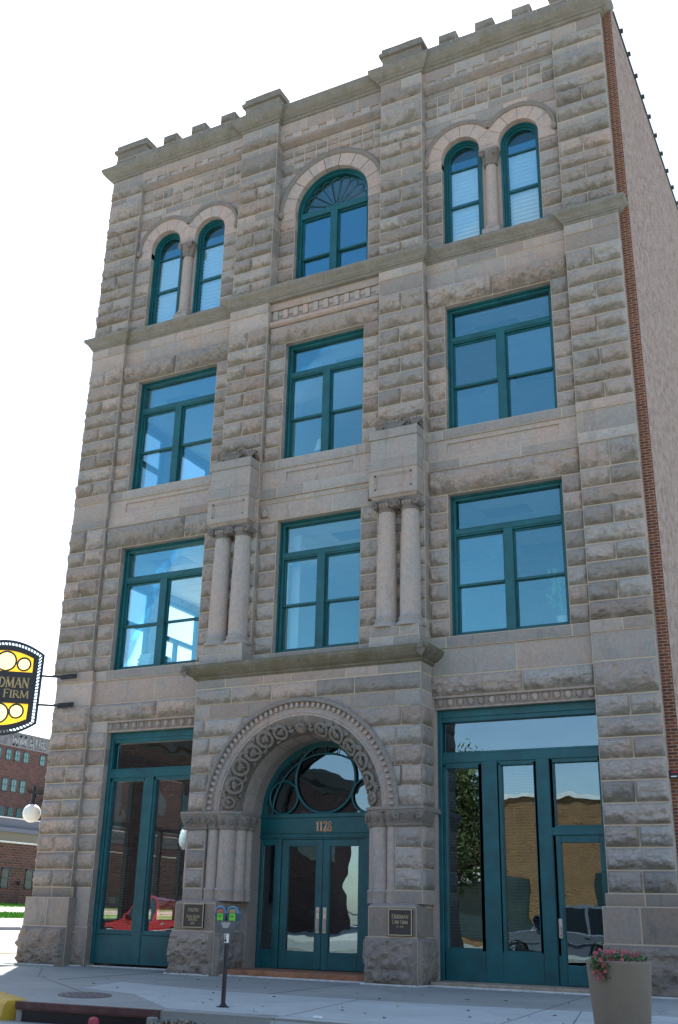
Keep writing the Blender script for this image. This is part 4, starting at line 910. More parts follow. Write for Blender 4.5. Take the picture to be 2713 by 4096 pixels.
# twin colonnettes between the arched windows
for key in ('L', 'R'):
    bx0, bx1 = BAYS[key][:2]; cx = (bx0 + bx1) / 2 - 0.05; y = 27.50
    c = MB(); c.lathe(cx, y, [(0.21, 22.72), (0.20, 22.9), (0.195, 24.3), (0.185, 25.1)], 20, a=(0.62, 0.7, 0, 1), caps=False); o = c.build('column', STONE, BLD, smooth=True)
    b = MB(); b.box(cx - 0.31, cx + 0.31, y - 0.28, y + 0.3, 22.2, 22.52, (0.4, 0.5, 0, 1), 0.03); b.lathe(cx, y, [(0.29, 22.52), (0.30, 22.58), (0.24, 22.66), (0.25, 22.70), (0.21, 22.75)], 20, a=(0.4, 0.5, 0, 1)); b.build('base', STONE, o, smooth=False)
    bk = MB(); bk.box(cx - 0.355, cx + 0.355, 27.56, 27.9, 22.25, 25.7, (0.6, 0.5, 0, 1)); bk.build('mullion', STONE, BLD)
    k = MB(); n = 36; t = np.linspace(0, 2 * PI, n + 1)[:-1]; zs = np.linspace(25.08, 25.6, 10); P = np.zeros((n, 10, 3))
    for j, z in enumerate(zs):
        u = j / 9; rr = (0.19 + 0.12 * u ** 1.3) + 0.035 * np.abs(np.sin(t * 4)) * (0.1 < u < 0.95) + (0.03 if j == 0 else 0); P[:, j, 0] = cx + rr * np.cos(t); P[:, j, 1] = y + rr * np.sin(t); P[:, j, 2] = z
    k.grid(P, (0.4, 0.2, 0.4, 0.4), closed_u=True); k.box(cx - 0.33, cx + 0.33, y - 0.3, y + 0.3, 25.58, 25.68, (0.4, 0.4, 0, 1), 0.01)
    for s_ in (-1, 1): volute(k, cx + s_ * 0.22, 25.47, y - 0.3, 0.09, -s_, (0.4, 0.2, 0.4, 0.4))
    k.build('capital', STONE_CARVE, o, smooth=False)

# shop windows
y = 27.62
def shop(x0, x1, door):
    m = MB(); m.box(x0, x0 + 0.13, y - 0.06, y + 0.3, 0.1, 7.06, b=.01); m.box(x1 - 0.08, x1, y - 0.06, y + 0.3, 0.1, 7.06, b=.01)
    m.box(x0 + .12, x1 - .08, y - 0.05, y + 0.3, 6.84, 7.06, b=.01); m.box(x0 + .12, x1 - .08, y - 0.02, y + 0.3, 6.72, 6.86, b=.01)
    m.box(x0 + .1, x1 - .05, y - 0.03, y + 0.3, 5.60, 5.84, b=.012); m.box(x0 + .1, x1 - .05, y - 0.0, y + 0.28, 5.5, 5.9, b=.01)
    return m
sx0, sx1 = -11.13, -6.53
m = shop(sx0, sx1, True)
m.box(-9.86, -9.42, y - 0.04, y + 0.28, 0.1, 5.62, b=.012); m.box(-8.34, -7.98, y - 0.045, y + 0.28, 0.1, 5.62, b=.012); m.box(-10.98, -8.3, y - 0.01, y + 0.25, 0.11, 0.84, b=.01)
m.box(-9.95, -9.33, y, y + 0.22, 0.8, 5.55); m.box(-8.42, -7.9, y, y + 0.22, 0.8, 5.55)
framebox(m, -11.0, -9.86, 0.80, 5.56, 0.10, y + 0.0, y + 0.2); framebox(m, -9.45, -8.34, 0.80, 5.56, 0.07, y + 0.0, y + 0.2); framebox(m, -7.98, -6.6, 3.82, 5.6, 0.09, y, y + 0.2)
m.box(-8.0, -6.58, y - 0.03, y + 0.28, 3.66, 3.86, b=.012)
SW = m.build('shop_window', TEAL, BLD)
pane(SW, -10.95, -6.6, y + 0.12, 5.8, 6.78, GLASS_DARK); pane(SW, -10.93, -9.9, y + 0.12, 0.88, 5.5, GLASS_DARK); pane(SW, -9.4, -8.38, y + 0.12, 0.88, 5.5, GLASS_DARK); pane(SW, -7.92, -6.65, y + 0.12, 3.9, 5.52, GLASS_DARK)
dm = MB(); x0, x1 = -7.97, -6.58; framebox(dm, x0, x1, 0.12, 3.66, 0.20, y + 0.0, y + 0.14, wb=0.47, wt=0.18, b=.008); DR = dm.build('door', TEAL, BLD)
dg = MB(); dg.box(x0 + 0.0, x0 + .012, y - .004, y + .1, .12, 3.66); dg.build('gap_line', TEAL_DARK, DR)
pane(DR, x0 + 0.19, x1 - 0.19, y + 0.06, 0.58, 3.49, GLASS_DARK)
h = MB(); h.box(-7.93, -7.83, y - 0.03, y, 1.2, 1.66, b=.01); h.tube([(-7.87, y - 0.03, 1.25), (-7.87, y - 0.09, 1.29), (-7.87, y - 0.09, 1.42), (-7.87, y - 0.03, 1.46)], 0.016, 6); h.lathe(-7.88, y - 0.035, [(0.0, 1.50), (0.022, 1.52), (0.022, 1.56), (0, 1.58)], 10); h.build('handle', NICKEL, DR)
sx0, sx1 = -22.66, -18.6
m = shop(sx0, sx1, False); m.box(-21.14, -20.80, y - 0.04, y + 0.28, 0.1, 5.62, b=.012); m.box(-22.55, -18.6, y - 0.01, y + 0.25, 0.1, 0.93, b=.01); m.box(-22.55, -18.6, y - 0.035, y + 0.25, 0.93, 0.99, b=.01)
framebox(m, -22.54, -21.12, 0.97, 5.6, 0.09, y + 0.0, y + 0.2); framebox(m, -20.82, -18.6, 0.97, 5.6, 0.09, y + 0.0, y + 0.2)
SW2 = m.build('shop_window', TEAL, BLD)
pane(SW2, -22.45, -18.6, y + 0.12, 5.85, 6.75, GLASS_DARK); pane(SW2, -22.46, -21.2, y + 0.12, 1.05, 5.52, GLASS_DARK); pane(SW2, -20.75, -18.65, y + 0.12, 1.05, 5.52, GLASS_DARK)
for par, spans, tl in ((SW2, ((-22.44, -21.22), (-20.73, -18.7)), 5.5), (SW, ((-10.92, -9.92), (-9.38, -8.4)), 5.45)):
    for a, b in spans:
        bm = MB(); z = tl
        while z > 1.0: bm.add([(a, y + 0.17, z), (b, y + 0.17, z), (b, y + 0.215, z + 0.012), (a, y + 0.215, z + 0.012), (a, y + 0.17, z + .006), (b, y + 0.17, z + .006)], [(0, 1, 2, 3), (0, 1, 5, 4)]); z -= 0.075
        bm.build('venetian_blind', SLAT, par)

# entrance screen
yd = 28.08; m = MB()
m.box(AX - 2.12, AX + 2.12, yd - 0.02, yd + 0.2, 3.84, 4.30, b=.01); m.box(AX - 2.12, AX + 2.12, yd - 0.06, yd + 0.2, 4.28, 4.40, b=.012); m.box(AX - 2.12, AX + 2.12, yd - 0.04, yd + 0.2, 3.72, 3.80, b=.01)
m.box(AX - 2.12, AX + 2.12, yd, yd + 0.2, 3.68, 3.86)
for s_ in (-1, 1):
    a, b = sorted((AX + s_ * 1.37, AX + s_ * 1.53)); m.box(a, b, yd - 0.03, yd + 0.2, 0.17, 3.72, b=.01)
    a, b = sorted((AX + s_ * 1.52, AX + s_ * 2.12)); framebox(m, a, b, 0.17, 3.72, 0.09, yd + .01, yd + 0.18, wb=0.5, wt=0.2)
arcstrip(m, AX, 4.37, 1.97, 2.12, yd - 0.02, yd + 0.2, n=48)
ES = m.build('door_screen', TEAL, BLD)
for s_ in (-1, 1):
    a, b = sorted((AX + s_ * 1.60, AX + s_ * 2.02)); pane(ES, a, b, yd + 0.08, 0.6, 3.55, GLASS_DARK)
tr = MB(); yt = yd + 0.02
def circ(cx, cz, r, rr=0.035, t0=0, t1=2 * PI, n=48): tr.tube([(cx + r * math.cos(t), yt, cz + r * math.sin(t)) for t in np.linspace(t0, t1, n)], rr, 6)
circ(AX + 0.02, 4.40 + 1.0, 1.0, 0.045); circ(AX - 1.38, 4.39 + 0.49, 0.48, 0.036); circ(AX + 1.40, 4.39 + 0.49, 0.48, 0.036); circ(AX, 4.37, 1.76, 0.03, 0.0, PI)
for k in range(1, 14):
    t = PI * k / 14; tr.tube([(AX + 1.76 * math.cos(t), yt, 4.37 + 1.76 * math.sin(t)), (AX + 1.98 * math.cos(t), yt, 4.37 + 1.98 * math.sin(t))], 0.016, 4)
tr.build('fanlight_tracery', TEAL, ES, smooth=True)
g = MB(); g.add(*halfdisc(AX, 4.38, 2.02, yd + 0.08)); g.build('pane', GLASS_DARK, ES)
for s_ in (-1, 1):
    dm = MB(); x0, x1 = sorted((AX + s_ * 0.006, AX + s_ * 1.36)); wi = 0.22
    framebox(dm, x0, x1, 0.185, 3.67, wi, yd + 0.02, yd + 0.14, wb=0.46, wt=0.19, b=.008); D = dm.build('door', TEAL, BLD)
    pane(D, x0 + wi - .01, x1 - wi + .01, yd + 0.08, 0.63, 3.49, GLASS_DARK)
    xh = AX + s_ * 0.115; h = MB(); h.box(xh - 0.055, xh + 0.055, yd - 0.005, yd + 0.02, 1.14, 1.82, b=.006)
    h.tube([(xh, yd, 1.19), (xh, yd - 0.07, 1.22), (xh, yd - 0.07, 1.48), (xh, yd, 1.51)], 0.02, 6); h.lathe(xh, yd - 0.01, [(0, 1.66), (0.025, 1.68), (0.025, 1.72), (0, 1.74)], 10); h.build('handle', NICKEL, D)

# ------------------------------------------------------------------ lettering
GL = {  # strokes on a 0..w x 0..1 box; (thick?, points); serif ends are added by flag
 'A': (0.78, [(0, [(0.08, 0), (0.40, 1)]), (1, [(0.40, 1), (0.72, 0)]), (0, [(0.2, 0.36), (0.6, 0.36)])]),
 'B': (0.66, [(1, [(0.14, 0), (0.14, 1)]), (0, [(0.14, 1), (0.45, 0.98), (0.56, 0.78), (0.45, 0.56), (0.14, 0.54)]), (1, [(0.45, 0.54), (0.62, 0.36), (0.55, 0.1), (0.4, 0.01)]), (0, [(0.4, 0.0), (0.14, 0)])]),
 'C': (0.70, [(0, [(0.64, 0.8), (0.5, 0.98), (0.3, 0.97)]), (1, [(0.3, 0.97), (0.12, 0.75), (0.08, 0.5), (0.13, 0.24), (0.3, 0.03)]), (0, [(0.3, 0.03), (0.5, 0.02), (0.66, 0.2)])]),
 'D': (0.76, [(1, [(0.14, 0), (0.14, 1)]), (0, [(0.14, 1), (0.42, 0.98)]), (1, [(0.42, 0.97), (0.62, 0.75), (0.67, 0.5), (0.61, 0.22), (0.42, 0.03)]), (0, [(0.42, 0.0), (0.14, 0)])]),
 'E': (0.60, [(1, [(0.14, 0), (0.14, 1)]), (0, [(0.14, 1), (0.54, 1), (0.54, .88)]), (0, [(0.14, 0.53), (0.44, 0.53)]), (0, [(0.14, 0), (0.56, 0), (.56, .13)])]),
 'F': (0.58, [(1, [(0.14, 0), (0.14, 1)]), (0, [(0.14, 1), (0.54, 1), (.54, .88)]), (0, [(0.14, 0.53), (0.44, 0.53)])]),
 'G': (0.74, [(0, [(0.64, 0.8), (0.5, 0.98), (0.3, 0.97)]), (1, [(0.3, 0.97), (0.12, 0.75), (0.08, 0.5), (0.13, 0.24), (0.3, 0.03)]), (0, [(0.3, 0.03), (0.62, 0.05)]), (1, [(0.62, 0.05), (0.62, 0.42)])]),
 'H': (0.80, [(1, [(0.14, 0), (0.14, 1)]), (1, [(0.66, 0), (0.66, 1)]), (0, [(0.14, 0.52), (0.66, 0.52)])]),
 'I': (0.32, [(1, [(0.16, 0), (0.16, 1)])]), 'K': (0.74, [(1, [(0.14, 0), (0.14, 1)]), (0, [(0.62, 1), (0.16, 0.48)]), (1, [(0.3, 0.58), (0.66, 0)])]),
 'L': (0.58, [(1, [(0.14, 0), (0.14, 1)]), (0, [(0.14, 0), (0.54, 0), (.54, .14)])]),
 'M': (0.94, [(0, [(0.12, 0), (0.15, 1)]), (1, [(0.15, 1), (0.46, 0.06)]), (0, [(0.46, 0.06), (0.78, 1)]), (1, [(0.78, 1), (0.82, 0)])]),
 'N': (0.80, [(0, [(0.13, 0), (0.13, 1)]), (1, [(0.13, 1), (0.66, 0.0)]), (0, [(0.66, 0), (0.66, 1)])]),
 'O': (0.76, [(1, [(0.36, 0.99), (0.14, 0.78), (0.09, 0.5), (0.14, 0.22), (0.36, 0.01)]), (1, [(0.38, 0.99), (0.6, 0.78), (0.66, 0.5), (0.6, 0.22), (0.38, 0.01)])]),
 'P': (0.62, [(1, [(0.14, 0), (0.14, 1)]), (0, [(0.14, 1), (0.42, 0.98), (0.56, 0.76), (0.42, 0.5), (0.14, 0.46)])]),
 'R': (0.72, [(1, [(0.14, 0), (0.14, 1)]), (0, [(0.14, 1), (0.42, 0.98), (0.56, 0.76), (0.42, 0.52), (0.14, 0.5)]), (1, [(0.34, 0.5), (0.66, 0)])]),
 'S': (0.56, [(0, [(0.46, 0.82), (0.36, 0.98), (0.18, 0.95), (0.11, 0.76)]), (1, [(0.11, 0.76), (0.28, 0.54), (0.46, 0.34)]), (0, [(0.46, 0.34), (0.42, 0.06), (0.22, 0.01), (0.1, 0.2)])]),
 'T': (0.66, [(1, [(0.33, 0), (0.33, 1)]), (0, [(0.06, 0.86), (0.06, 1), (0.6, 1), (0.6, 0.86)])]),
 'U': (0.76, [(1, [(0.14, 1), (0.14, 0.3), (0.24, 0.05), (0.4, 0.0)]), (0, [(0.4, 0), (0.58, 0.1), (0.62, 0.3), (0.62, 1)])]),
 'V': (0.74, [(1, [(0.06, 1), (0.37, 0)]), (0, [(0.37, 0), (0.68, 1)])]),
 'W': (1.0, [(1, [(0.05, 1), (0.28, 0)]), (0, [(0.28, 0), (0.48, 0.9)]), (1, [(0.48, 0.9), (0.70, 0)]), (0, [(0.70, 0), (0.94, 1)])]),
 '0': (0.56, [(1, [(0.28, 0.99), (0.12, 0.76), (0.09, 0.5), (0.12, 0.24), (0.28, 0.01)]), (1, [(0.28, 0.99), (0.44, 0.76), (0.47, 0.5), (0.44, 0.24), (0.28, 0.01)])]),
 '1': (0.44, [(1, [(0.24, 0), (0.24, 1)]), (0, [(0.08, 0.82), (0.24, 0.98)])]),
 '2': (0.58, [(0, [(0.1, 0.76), (0.2, 0.97), (0.36, 0.98)]), (1, [(0.36, 0.98), (0.47, 0.78), (0.4, 0.5), (0.1, 0.03)]), (1, [(0.1, 0.03), (0.5, 0.03), (.5, .16)])]),
 '8': (0.58, [(0, [(0.28, 0.53), (0.13, 0.7), (0.15, 0.92), (0.29, 0.99), (0.43, 0.9), (0.44, 0.7), (0.28, 0.53)]), (1, [(0.28, 0.53), (0.1, 0.36), (0.1, 0.14), (0.28, 0.0)]), (1, [(0.28, 0.0), (0.47, 0.12), (0.47, 0.36), (0.28, 0.53)])]),
 '9': (0.58, [(1, [(0.28, 0.99), (0.11, 0.84), (0.11, 0.62), (0.28, 0.46)]), (1, [(0.28, 0.46), (0.45, 0.6), (0.46, 0.84), (0.28, 0.99)]), (0, [(0.46, 0.8), (0.44, 0.3), (0.2, 0.0)])]),
 '.': (0.26, [(1, [(0.13, 0), (0.13, 0.1)])]), ' ': (0.42, [])}
def write(mb, txt, cx, z, h, y, ws=1.0, thick=0.13, thin=0.07, serif=True, big=None, dep=0.01, ax='x', flip=1):
    """big: indices drawn taller (small-caps lettering)"""
    sizes = [h * (big or 1.0) if (i == 0 or txt[i - 1] == ' ') else h for i in range(len(txt))]
    W_ = sum(GL[c][0] * s_ * ws for c, s_ in zip(txt, sizes)); x = -W_ / 2
    def put(q):
        q = [(cx + a, b) for a, b in q]
        if ax == 'x': mb.prism(q, y - dep, y)
        else: mb.add([(y + flip * dep, cxy, zz_) for cxy, zz_ in q], [tuple(range(len(q)))])
    for c, s_ in zip(txt, sizes):
        w, strokes = GL[c]
        for tk, pts in strokes:
            t = (thick if tk else thin) * h
            for p, q in zip(pts[:-1], pts[1:]):
                p = np.array([x + p[0] * s_ * ws, z + p[1] * s_]); q = np.array([x + q[0] * s_ * ws, z + q[1] * s_]); d = q - p; L_ = np.linalg.norm(d) + 1e-9; d /= L_; nn = np.array([-d[1], d[0]]) * t / 2
                e = d * t * 0.25; put([tuple(p - e + nn), tuple(q + e + nn), tuple(q + e - nn), tuple(p - e - nn)])
            if serif and len(pts) == 2:
                for p in pts:
                    if p[1] in (0, 1) and abs(pts[0][1] - pts[1][1]) > 0.5:
                        px_, pz_ = x + p[0] * s_ * ws, z + p[1] * s_; k = t * 0.5 + 0.07 * h; u = thin * h * 0.5; put([(px_ - k, pz_ - u), (px_ + k, pz_ - u), (px_ + k, pz_ + u), (px_ - k, pz_ + u)])
        x += w * s_ * ws
nb = MB(); write(nb, '1128', AX + 0.04, 3.90, 0.27, yd - 0.022, ws=0.98, thick=0.17, thin=0.09, dep=0.02); nb.build('house_number', COPPER, BLD)

def plaque(name, x0, x1, z0, z1, label, lines):
    t = thing(name, label, 'plaque', ((x0 + x1) / 2, 26.2, z0))
    p = MB(); p.box(x0, x1, 26.165, 26.235, z0, z1, b=.006); p.build('plate', BRONZE, t)
    b = MB(); w = 0.022
    framebox(b, x0, x1, z0, z1, w, 26.15, 26.2, b=.003); b.build('border', BRASS, t)
    q = MB()
    for (s_, z, h, big, ws) in lines: write(q, s_, (x0 + x1) / 2, z, h, 26.162, big=big, ws=ws, thick=0.17, thin=0.09, dep=0.006)
    q.build('lettering', BRASS, t)
plaque('bronze_plaque', -11.96, -11.30, 1.17, 1.80, 'square dark bronze plaque reading HEIDMAN LAW FIRM right of the doors', [('HEIDMAN', 1.575, 0.088, 1.25, 1.02), ('LAW FIRM', 1.45, 0.078, 1.18, 0.98), ('EST. 1891', 1.36, 0.042, 1, 1.0)])
plaque('bronze_plaque', -18.31, -17.63, 1.21, 1.84, 'tall dark bronze historic plaque reading EVANS BLOCK BUILDING left of the doors', [('NATIONAL REGISTER', 1.68, 0.036, 1.2, 0.92), ('OF HISTORIC PLACES', 1.63, 0.036, 1.2, 0.90), ('EVANS BLOCK', 1.47, 0.062, 1.2, 0.95), ('BUILDING', 1.39, 0.062, 1.2, 0.95), ('1890', 1.30, 0.06, 1, 1)])

# ------------------------------------------------------------------ body of the building: rooms, side walls, roof
bd = MB()
for z in (8.6, 14.9, 21.6): bd.box(-24.9, -4.9, 27.95, 40, z - 0.9 + 0.5, z + 0.15)
bd.box(-24.9, -4.9, 27.95, 40, 6.95, 7.05); bd.box(-24.9, -4.9, 27.95, 40, 27.4, 27.6)
bd.build('floor_slab', IVORY, BLD)
cl_ = MB(); lp = MB()
for zc in (13.55, 20.15):
    cl_.box(-24.9, -4.9, 27.95, 40, zc, zc + 0.08)
    for x in np.arange(-24.5, -5, 0.75): cl_.box(x, x + 0.03, 27.95, 40, zc - 0.012, zc + .02)
    for yy in np.arange(28.4, 40, 0.75): cl_.box(-24.9, -4.9, yy, yy + 0.03, zc - 0.014, zc + .02)
    for x in (-23.0, -20.0, -15.5, -12.9, -10.2, -7.2):
        for yy in (29.15, 32.9): lp.box(x, x + 1.47, yy, yy + 0.72, zc - 0.02, zc + .03)
cl_.build('ceiling', CEIL, BLD); lp.build('ceiling_light_panel', mat_plain('unlit_diffuser', (0.30, 0.36, 0.38), 0.5, namt=.05), BLD)
iw = MB()
iw.box(-24.9, -4.9, 38, 38.2, 0, 30); iw.box(-12.9, -12.7, 27.95, 38, 8, 27.5); iw.box(-18.6, -18.45, 31.5, 38, 8, 27.5); iw.box(-5.1, -4.95, 27.95, 38, 0, 30)
for x0, x1 in ((-24.6, -22.95), (-19.2, -16.6), (-13.3, -10.75), (-6.95, -5.0)): iw.box(x0, x1, 27.92, 28.0, 8.2, 22.2)
for x0, x1 in ((-24.6, -22.95), (-19.2, -16.6), (-13.3, -10.75), (-6.95, -5.0)): iw.box(x0, x1, 27.96, 28.0, 22.2, 27.4)
iw.build('interior_wall', IVORY, BLD)
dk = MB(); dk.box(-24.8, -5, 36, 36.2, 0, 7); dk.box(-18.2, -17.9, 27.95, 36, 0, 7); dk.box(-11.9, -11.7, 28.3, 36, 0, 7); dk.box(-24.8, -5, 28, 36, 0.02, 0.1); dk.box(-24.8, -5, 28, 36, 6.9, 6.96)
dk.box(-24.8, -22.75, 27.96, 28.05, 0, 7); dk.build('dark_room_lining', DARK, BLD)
for (a, b, z0, z1) in ((-16.3, -15.98, 9.2, 13.2), (-13.8, -13.5, 9.2, 13.2)):
    m = MB(); n = 24; G = np.zeros((n, 2, 3)); G[:, :, 0] = np.linspace(a, b, n)[:, None]; G[:, :, 1] = 28.05 + 0.04 * np.sin(np.arange(n) * 1.3)[:, None]; G[:, 0, 2] = z0; G[:, 1, 2] = z1; m.grid(G); m.build('curtain', BLIND, BLD)
# left side wall with its own tall windows (seen through the front panes)
lwm = MB(); openings = []
for z0, z1 in ((1.2, 6.5), (9.3, 13.3), (15.8, 19.95)):
    for y0 in (29.0, 32.3, 35.4): openings.append((y0, y0 + 2.8, z0, z1))
ys = sorted(set([28.9, 45.0] + [a for o in openings for a in o[:2]])); zs = sorted(set([0, 30.6] + [a for o in openings for a in o[2:]]))
for i in range(len(ys) - 1):
    for j in range(len(zs) - 1):
        if any(o[0] <= ys[i] < o[1] and o[2] <= zs[j] < o[3] for o in openings): continue
        lwm.box(-25.05, -24.75, ys[i], ys[i + 1], zs[j], zs[j + 1])
lwm.build('side_wall', BRICK_SIDE, BLD)
for (y0, y1, z0, z1) in openings:
    m = MB(); zm = z0 + (z1 - z0) * 0.62
    for a, b, c, d in ((y0, y0 + 0.12, z0, z1), (y1 - 0.12, y1, z0, z1), (y0, y1, z0, z0 + 0.14), (y0, y1, z1 - 0.14, z1), (y0, y1, zm - 0.08, zm + 0.08), ((y0 + y1) / 2 - .06, (y0 + y1) / 2 + .06, z0, zm)): m.box(-24.98, -24.8, a, b, c, d)
    m.build('side_window_frame', TEAL, BLD)
# right side brick wall: red pilaster strip at the corner and the long weathered wall
rb = MB(); rb.box(-4.87, -4.582, 27.42, 27.46, 0, 30.6); rb.build('corner_brickwork', BRICK_FRONT, BLD)
rs = MB(); rs.box(-5.0, -4.58, 27.462, 58, 0, 30.2)
sw = rs.build('side_wall', BRICK_SIDE, BLD)
cp = MB(); cp.box(-5.05, -4.54, 27.9, 58, 30.2, 30.32, b=.01)
for k in range(26): cp.box(-4.56, -4.45, 28.8 + k * 1.15, 28.9 + k * 1.15, 30.2, 30.38, b=.02)
cp.build('coping', mat_plain('dark_green_coping', (0.03, 0.05, 0.035), 0.6), sw)
rf = MB(); rf.box(-24.9, -5, 27.9, 58, 29.9, 30.1); rf.box(-24.9, -5, 57.8, 58, 0, 30); rf.box(-25.05, -24.75, 45, 58, 0, 30.2); rf.build('roof', mat_plain('roof_felt', (0.06, 0.06, 0.06), 0.9), BLD)

#@@PART2
# ------------------------------------------------------------------ ground
def mat_conc(name, col):
    m, nt, bs = newmat(name); L = nt.links
    c = mix(nt, ramp(nt, noise(nt, 0.45, 6, 0.7), 0.3, 0.7), tuple(x * .80 for x in col), tuple(x * 1.12 for x in col))
    c = mix(nt, math_(nt, 'MULTIPLY', ramp(nt, noise(nt, 1.7, 6, 0.75, dist=1.0), 0.55, 0.75), 0.35), c, tuple(x * .55 for x in col))
    c = mix(nt, ramp(nt, noise(nt, 60, 3, 0.6), 0.35, 0.65), mix(nt, 0.16, c, (0, 0, 0)), c)
    v = nt.nodes.new('ShaderNodeTexVoronoi'); v.feature = 'DISTANCE_TO_EDGE'; v.inputs['Scale'].default_value = 0.28
    tc = nt.nodes.new('ShaderNodeTexCoord'); ad = nt.nodes.new('ShaderNodeVectorMath'); nn = nt.nodes.new('ShaderNodeTexNoise'); nn.inputs['Scale'].default_value = 1.5; nn.inputs['Detail'].default_value = 5
    L.new(tc.outputs['Object'], nn.inputs[0]); L.new(tc.outputs['Object'], ad.inputs[0]); L.new(nn.outputs[1], ad.inputs[1]); L.new(ad.outputs[0], v.inputs[0])
    c = mix(nt, math_(nt, 'MULTIPLY', math_(nt, 'LESS_THAN', v.outputs[0], 0.004), 0.5), c, tuple(x * .35 for x in col))
    sp = nt.nodes.new('ShaderNodeTexVoronoi'); sp.inputs['Scale'].default_value = 3.2; L.new(tc.outputs['Object'], sp.inputs[0])
    c = mix(nt, math_(nt, 'MULTIPLY', math_(nt, 'LESS_THAN', sp.outputs[0], 0.055), 0.45), c, tuple(x * .4 for x in col))
    L.new(c, bs.inputs['Base Color']); bs.inputs['Roughness'].default_value = 0.9; bump(nt, noise(nt, 40, 4), 0.25, 0.005, bs); return m
CONC = mat_conc('concrete', (0.305, 0.31, 0.28))
CONC2 = mat_conc('pale_concrete', (0.44, 0.465, 0.44))
ASPH = mat_plain('street_concrete', (0.30, 0.30, 0.27), 0.9, nscale=0.6, namt=0.2, bmp=0.3)
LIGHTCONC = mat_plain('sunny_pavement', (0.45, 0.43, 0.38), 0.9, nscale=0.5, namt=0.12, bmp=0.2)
YEL = mat_plain('yellow_paint', (0.50, 0.30, 0.02), 0.7, nscale=3, namt=0.3, bmp=0.2)
RUST = mat_plain('rusty_iron', (0.10, 0.045, 0.04), 0.75, nscale=6, namt=0.4, bmp=0.4)
IRON = mat_plain('dark_iron', (0.10, 0.08, 0.085), 0.6, nscale=6, namt=0.4, bmp=0.3)
GRASSM = mat_plain('grass_blades', (0.10, 0.26, 0.02), 0.8, nscale=2.0, namt=0.35, bmp=0.4)
def flat(name, pts, z, mat, label=None, kind='structure', z0=None):
    m = MB(); m.hprism(pts, z - 0.02 if z0 is None else z0, z); o = m.build(name, mat); return tag(o, label, kind=kind)
# street: one sheet, then the raised pavements
flat('road', [(-34, -200), (300, -200), (300, 60), (-34, 60)], -0.33, ASPH, 'grey concrete street in front of the building')
# pavement outline in front of the building; kerb line follows the street and turns left at the corner
kx = lambda x: 16.2 + 0.05 * (x + 14.9)
corner = [(-15.0 - 4.2 * math.sin(q), 16.3 + 4.2 - 4.2 * math.cos(q)) for q in np.linspace(0.0, PI / 2, 14)]
outline = [(60, kx(60) - 2), (-9.7, 16.42), (-11.85, 16.35)] + [(-14.9, 16.20)] + corner[1:] + [(-19.2, 60), (60, 60)]
outline = [(80, 14.2), (-9.7, 16.62), (-11.9, 16.50), (-11.9, 16.60), (-14.9, 16.36), (-16.24, 17.16), (-17.6, 18.0), (-20.5, 19.9), (-25, 23.0), (-28.6, 26.6), (-30.6, 31), (-31.0, 36), (-31, 60), (80, 60)]
flat('sidewalk', outline, 0.0, CONC, 'grey concrete pavement between the building and the kerb', z0=-0.36)
flat('sidewalk', [(80, 14.9), (-9.6, 17.05), (-11.6, 16.95), (-12.07, 16.95), (-14.66, 19.36), (-16.5, 19.93), (-17.27, 22.3), (-13.7, 21.32), (-8.95, 21.35), (-5.84, 21.8), (80, 22)], 0.004, CONC2, 'paler newer slab of pavement beside the kerb', z0=-0.01)
# kerbs
km = MB(); km.mould([(-0.02, 0.0), (0.32, 0.004), (0.38, -0.01), (0.42, -0.05), (0.47, -0.34), (-.02, -.34)], [(80, 14.65), (-9.72, 17.03)][::-1], (.5, .5, 0, 1)); 
tag(km.build('kerb', CONC2), 'pale concrete kerb along the street', kind='structure')
km = MB(); km.mould([(-0.02, 0.0), (0.32, 0.004), (0.38, -0.01), (0.42, -0.05), (0.47, -0.34), (-.02, -.34)], [(-11.88, 16.93), (-9.76, 17.03)], (.5, .5, 0, 1))
tag(km.build('kerb', CONC), 'short darker length of kerb beside the storm drain', kind='structure')
km = MB(); km.mould([(-0.02, 0.01), (0.28, 0.012), (0.36, 0.0), (0.40, -0.05), (0.46, -0.34), (-.02, -.34)], [(-31.2, 60), (-31.2, 36), (-30.8, 31), (-28.8, 26.8), (-25.1, 23.3), (-20.6, 20.2), (-17.6, 18.28), (-16.3, 17.46), (-14.98, 16.56)], (.5, .5, 0, 1))
tag(km.build('kerb', YEL), 'yellow painted corner kerb', kind='structure')
# storm drain inlet
sdr = thing('storm_drain', 'rusty steel lintel over the dark kerb inlet at the corner', 'storm drain', (-13.4, 16.3, -0.15))
m = MB(); m.hprism([(-14.95, 16.22), (-11.88, 16.46), (-11.88, 16.60), (-14.95, 16.36)], -0.10, 0.006); m.build('lintel', RUST, sdr)
m = MB(); m.hprism([(-14.95, 16.24), (-11.88, 16.48), (-11.88, 16.50), (-14.95, 16.26)], -0.13, -0.10); m.build('lip', RUST, sdr)
m = MB(); m.hprism([(-14.85, 16.33), (-11.93, 16.57), (-11.93, 16.75), (-14.85, 16.5)], -0.34, -0.10); m.build('throat_shade', BLACK, sdr)  # solid black block, painted stand-in for the shade inside the inlet
m = MB()
for x in (-14.92, -11.96): m.box(x - 0.06, x + 0.06, 16.3, 16.8, -0.34, -0.10, b=.01)
m.build('side_block', CONC, sdr)
mh = MB(); c0 = Vector((-15.1, 18.35)); d1 = Vector((-0.69, 0.72)); d2 = Vector((0.72, 0.69))
for rr, z0, z1, mi in ((1.0, -0.01, 0.008, 0), (0.90, 0, 0.012, 0)):
    mh.hprism([tuple(c0 + d1 * math.cos(q) * 0.86 * rr + d2 * math.sin(q) * 0.54 * rr) for q in np.linspace(0, 2 * PI, 40)[:-1]], z0, z1)
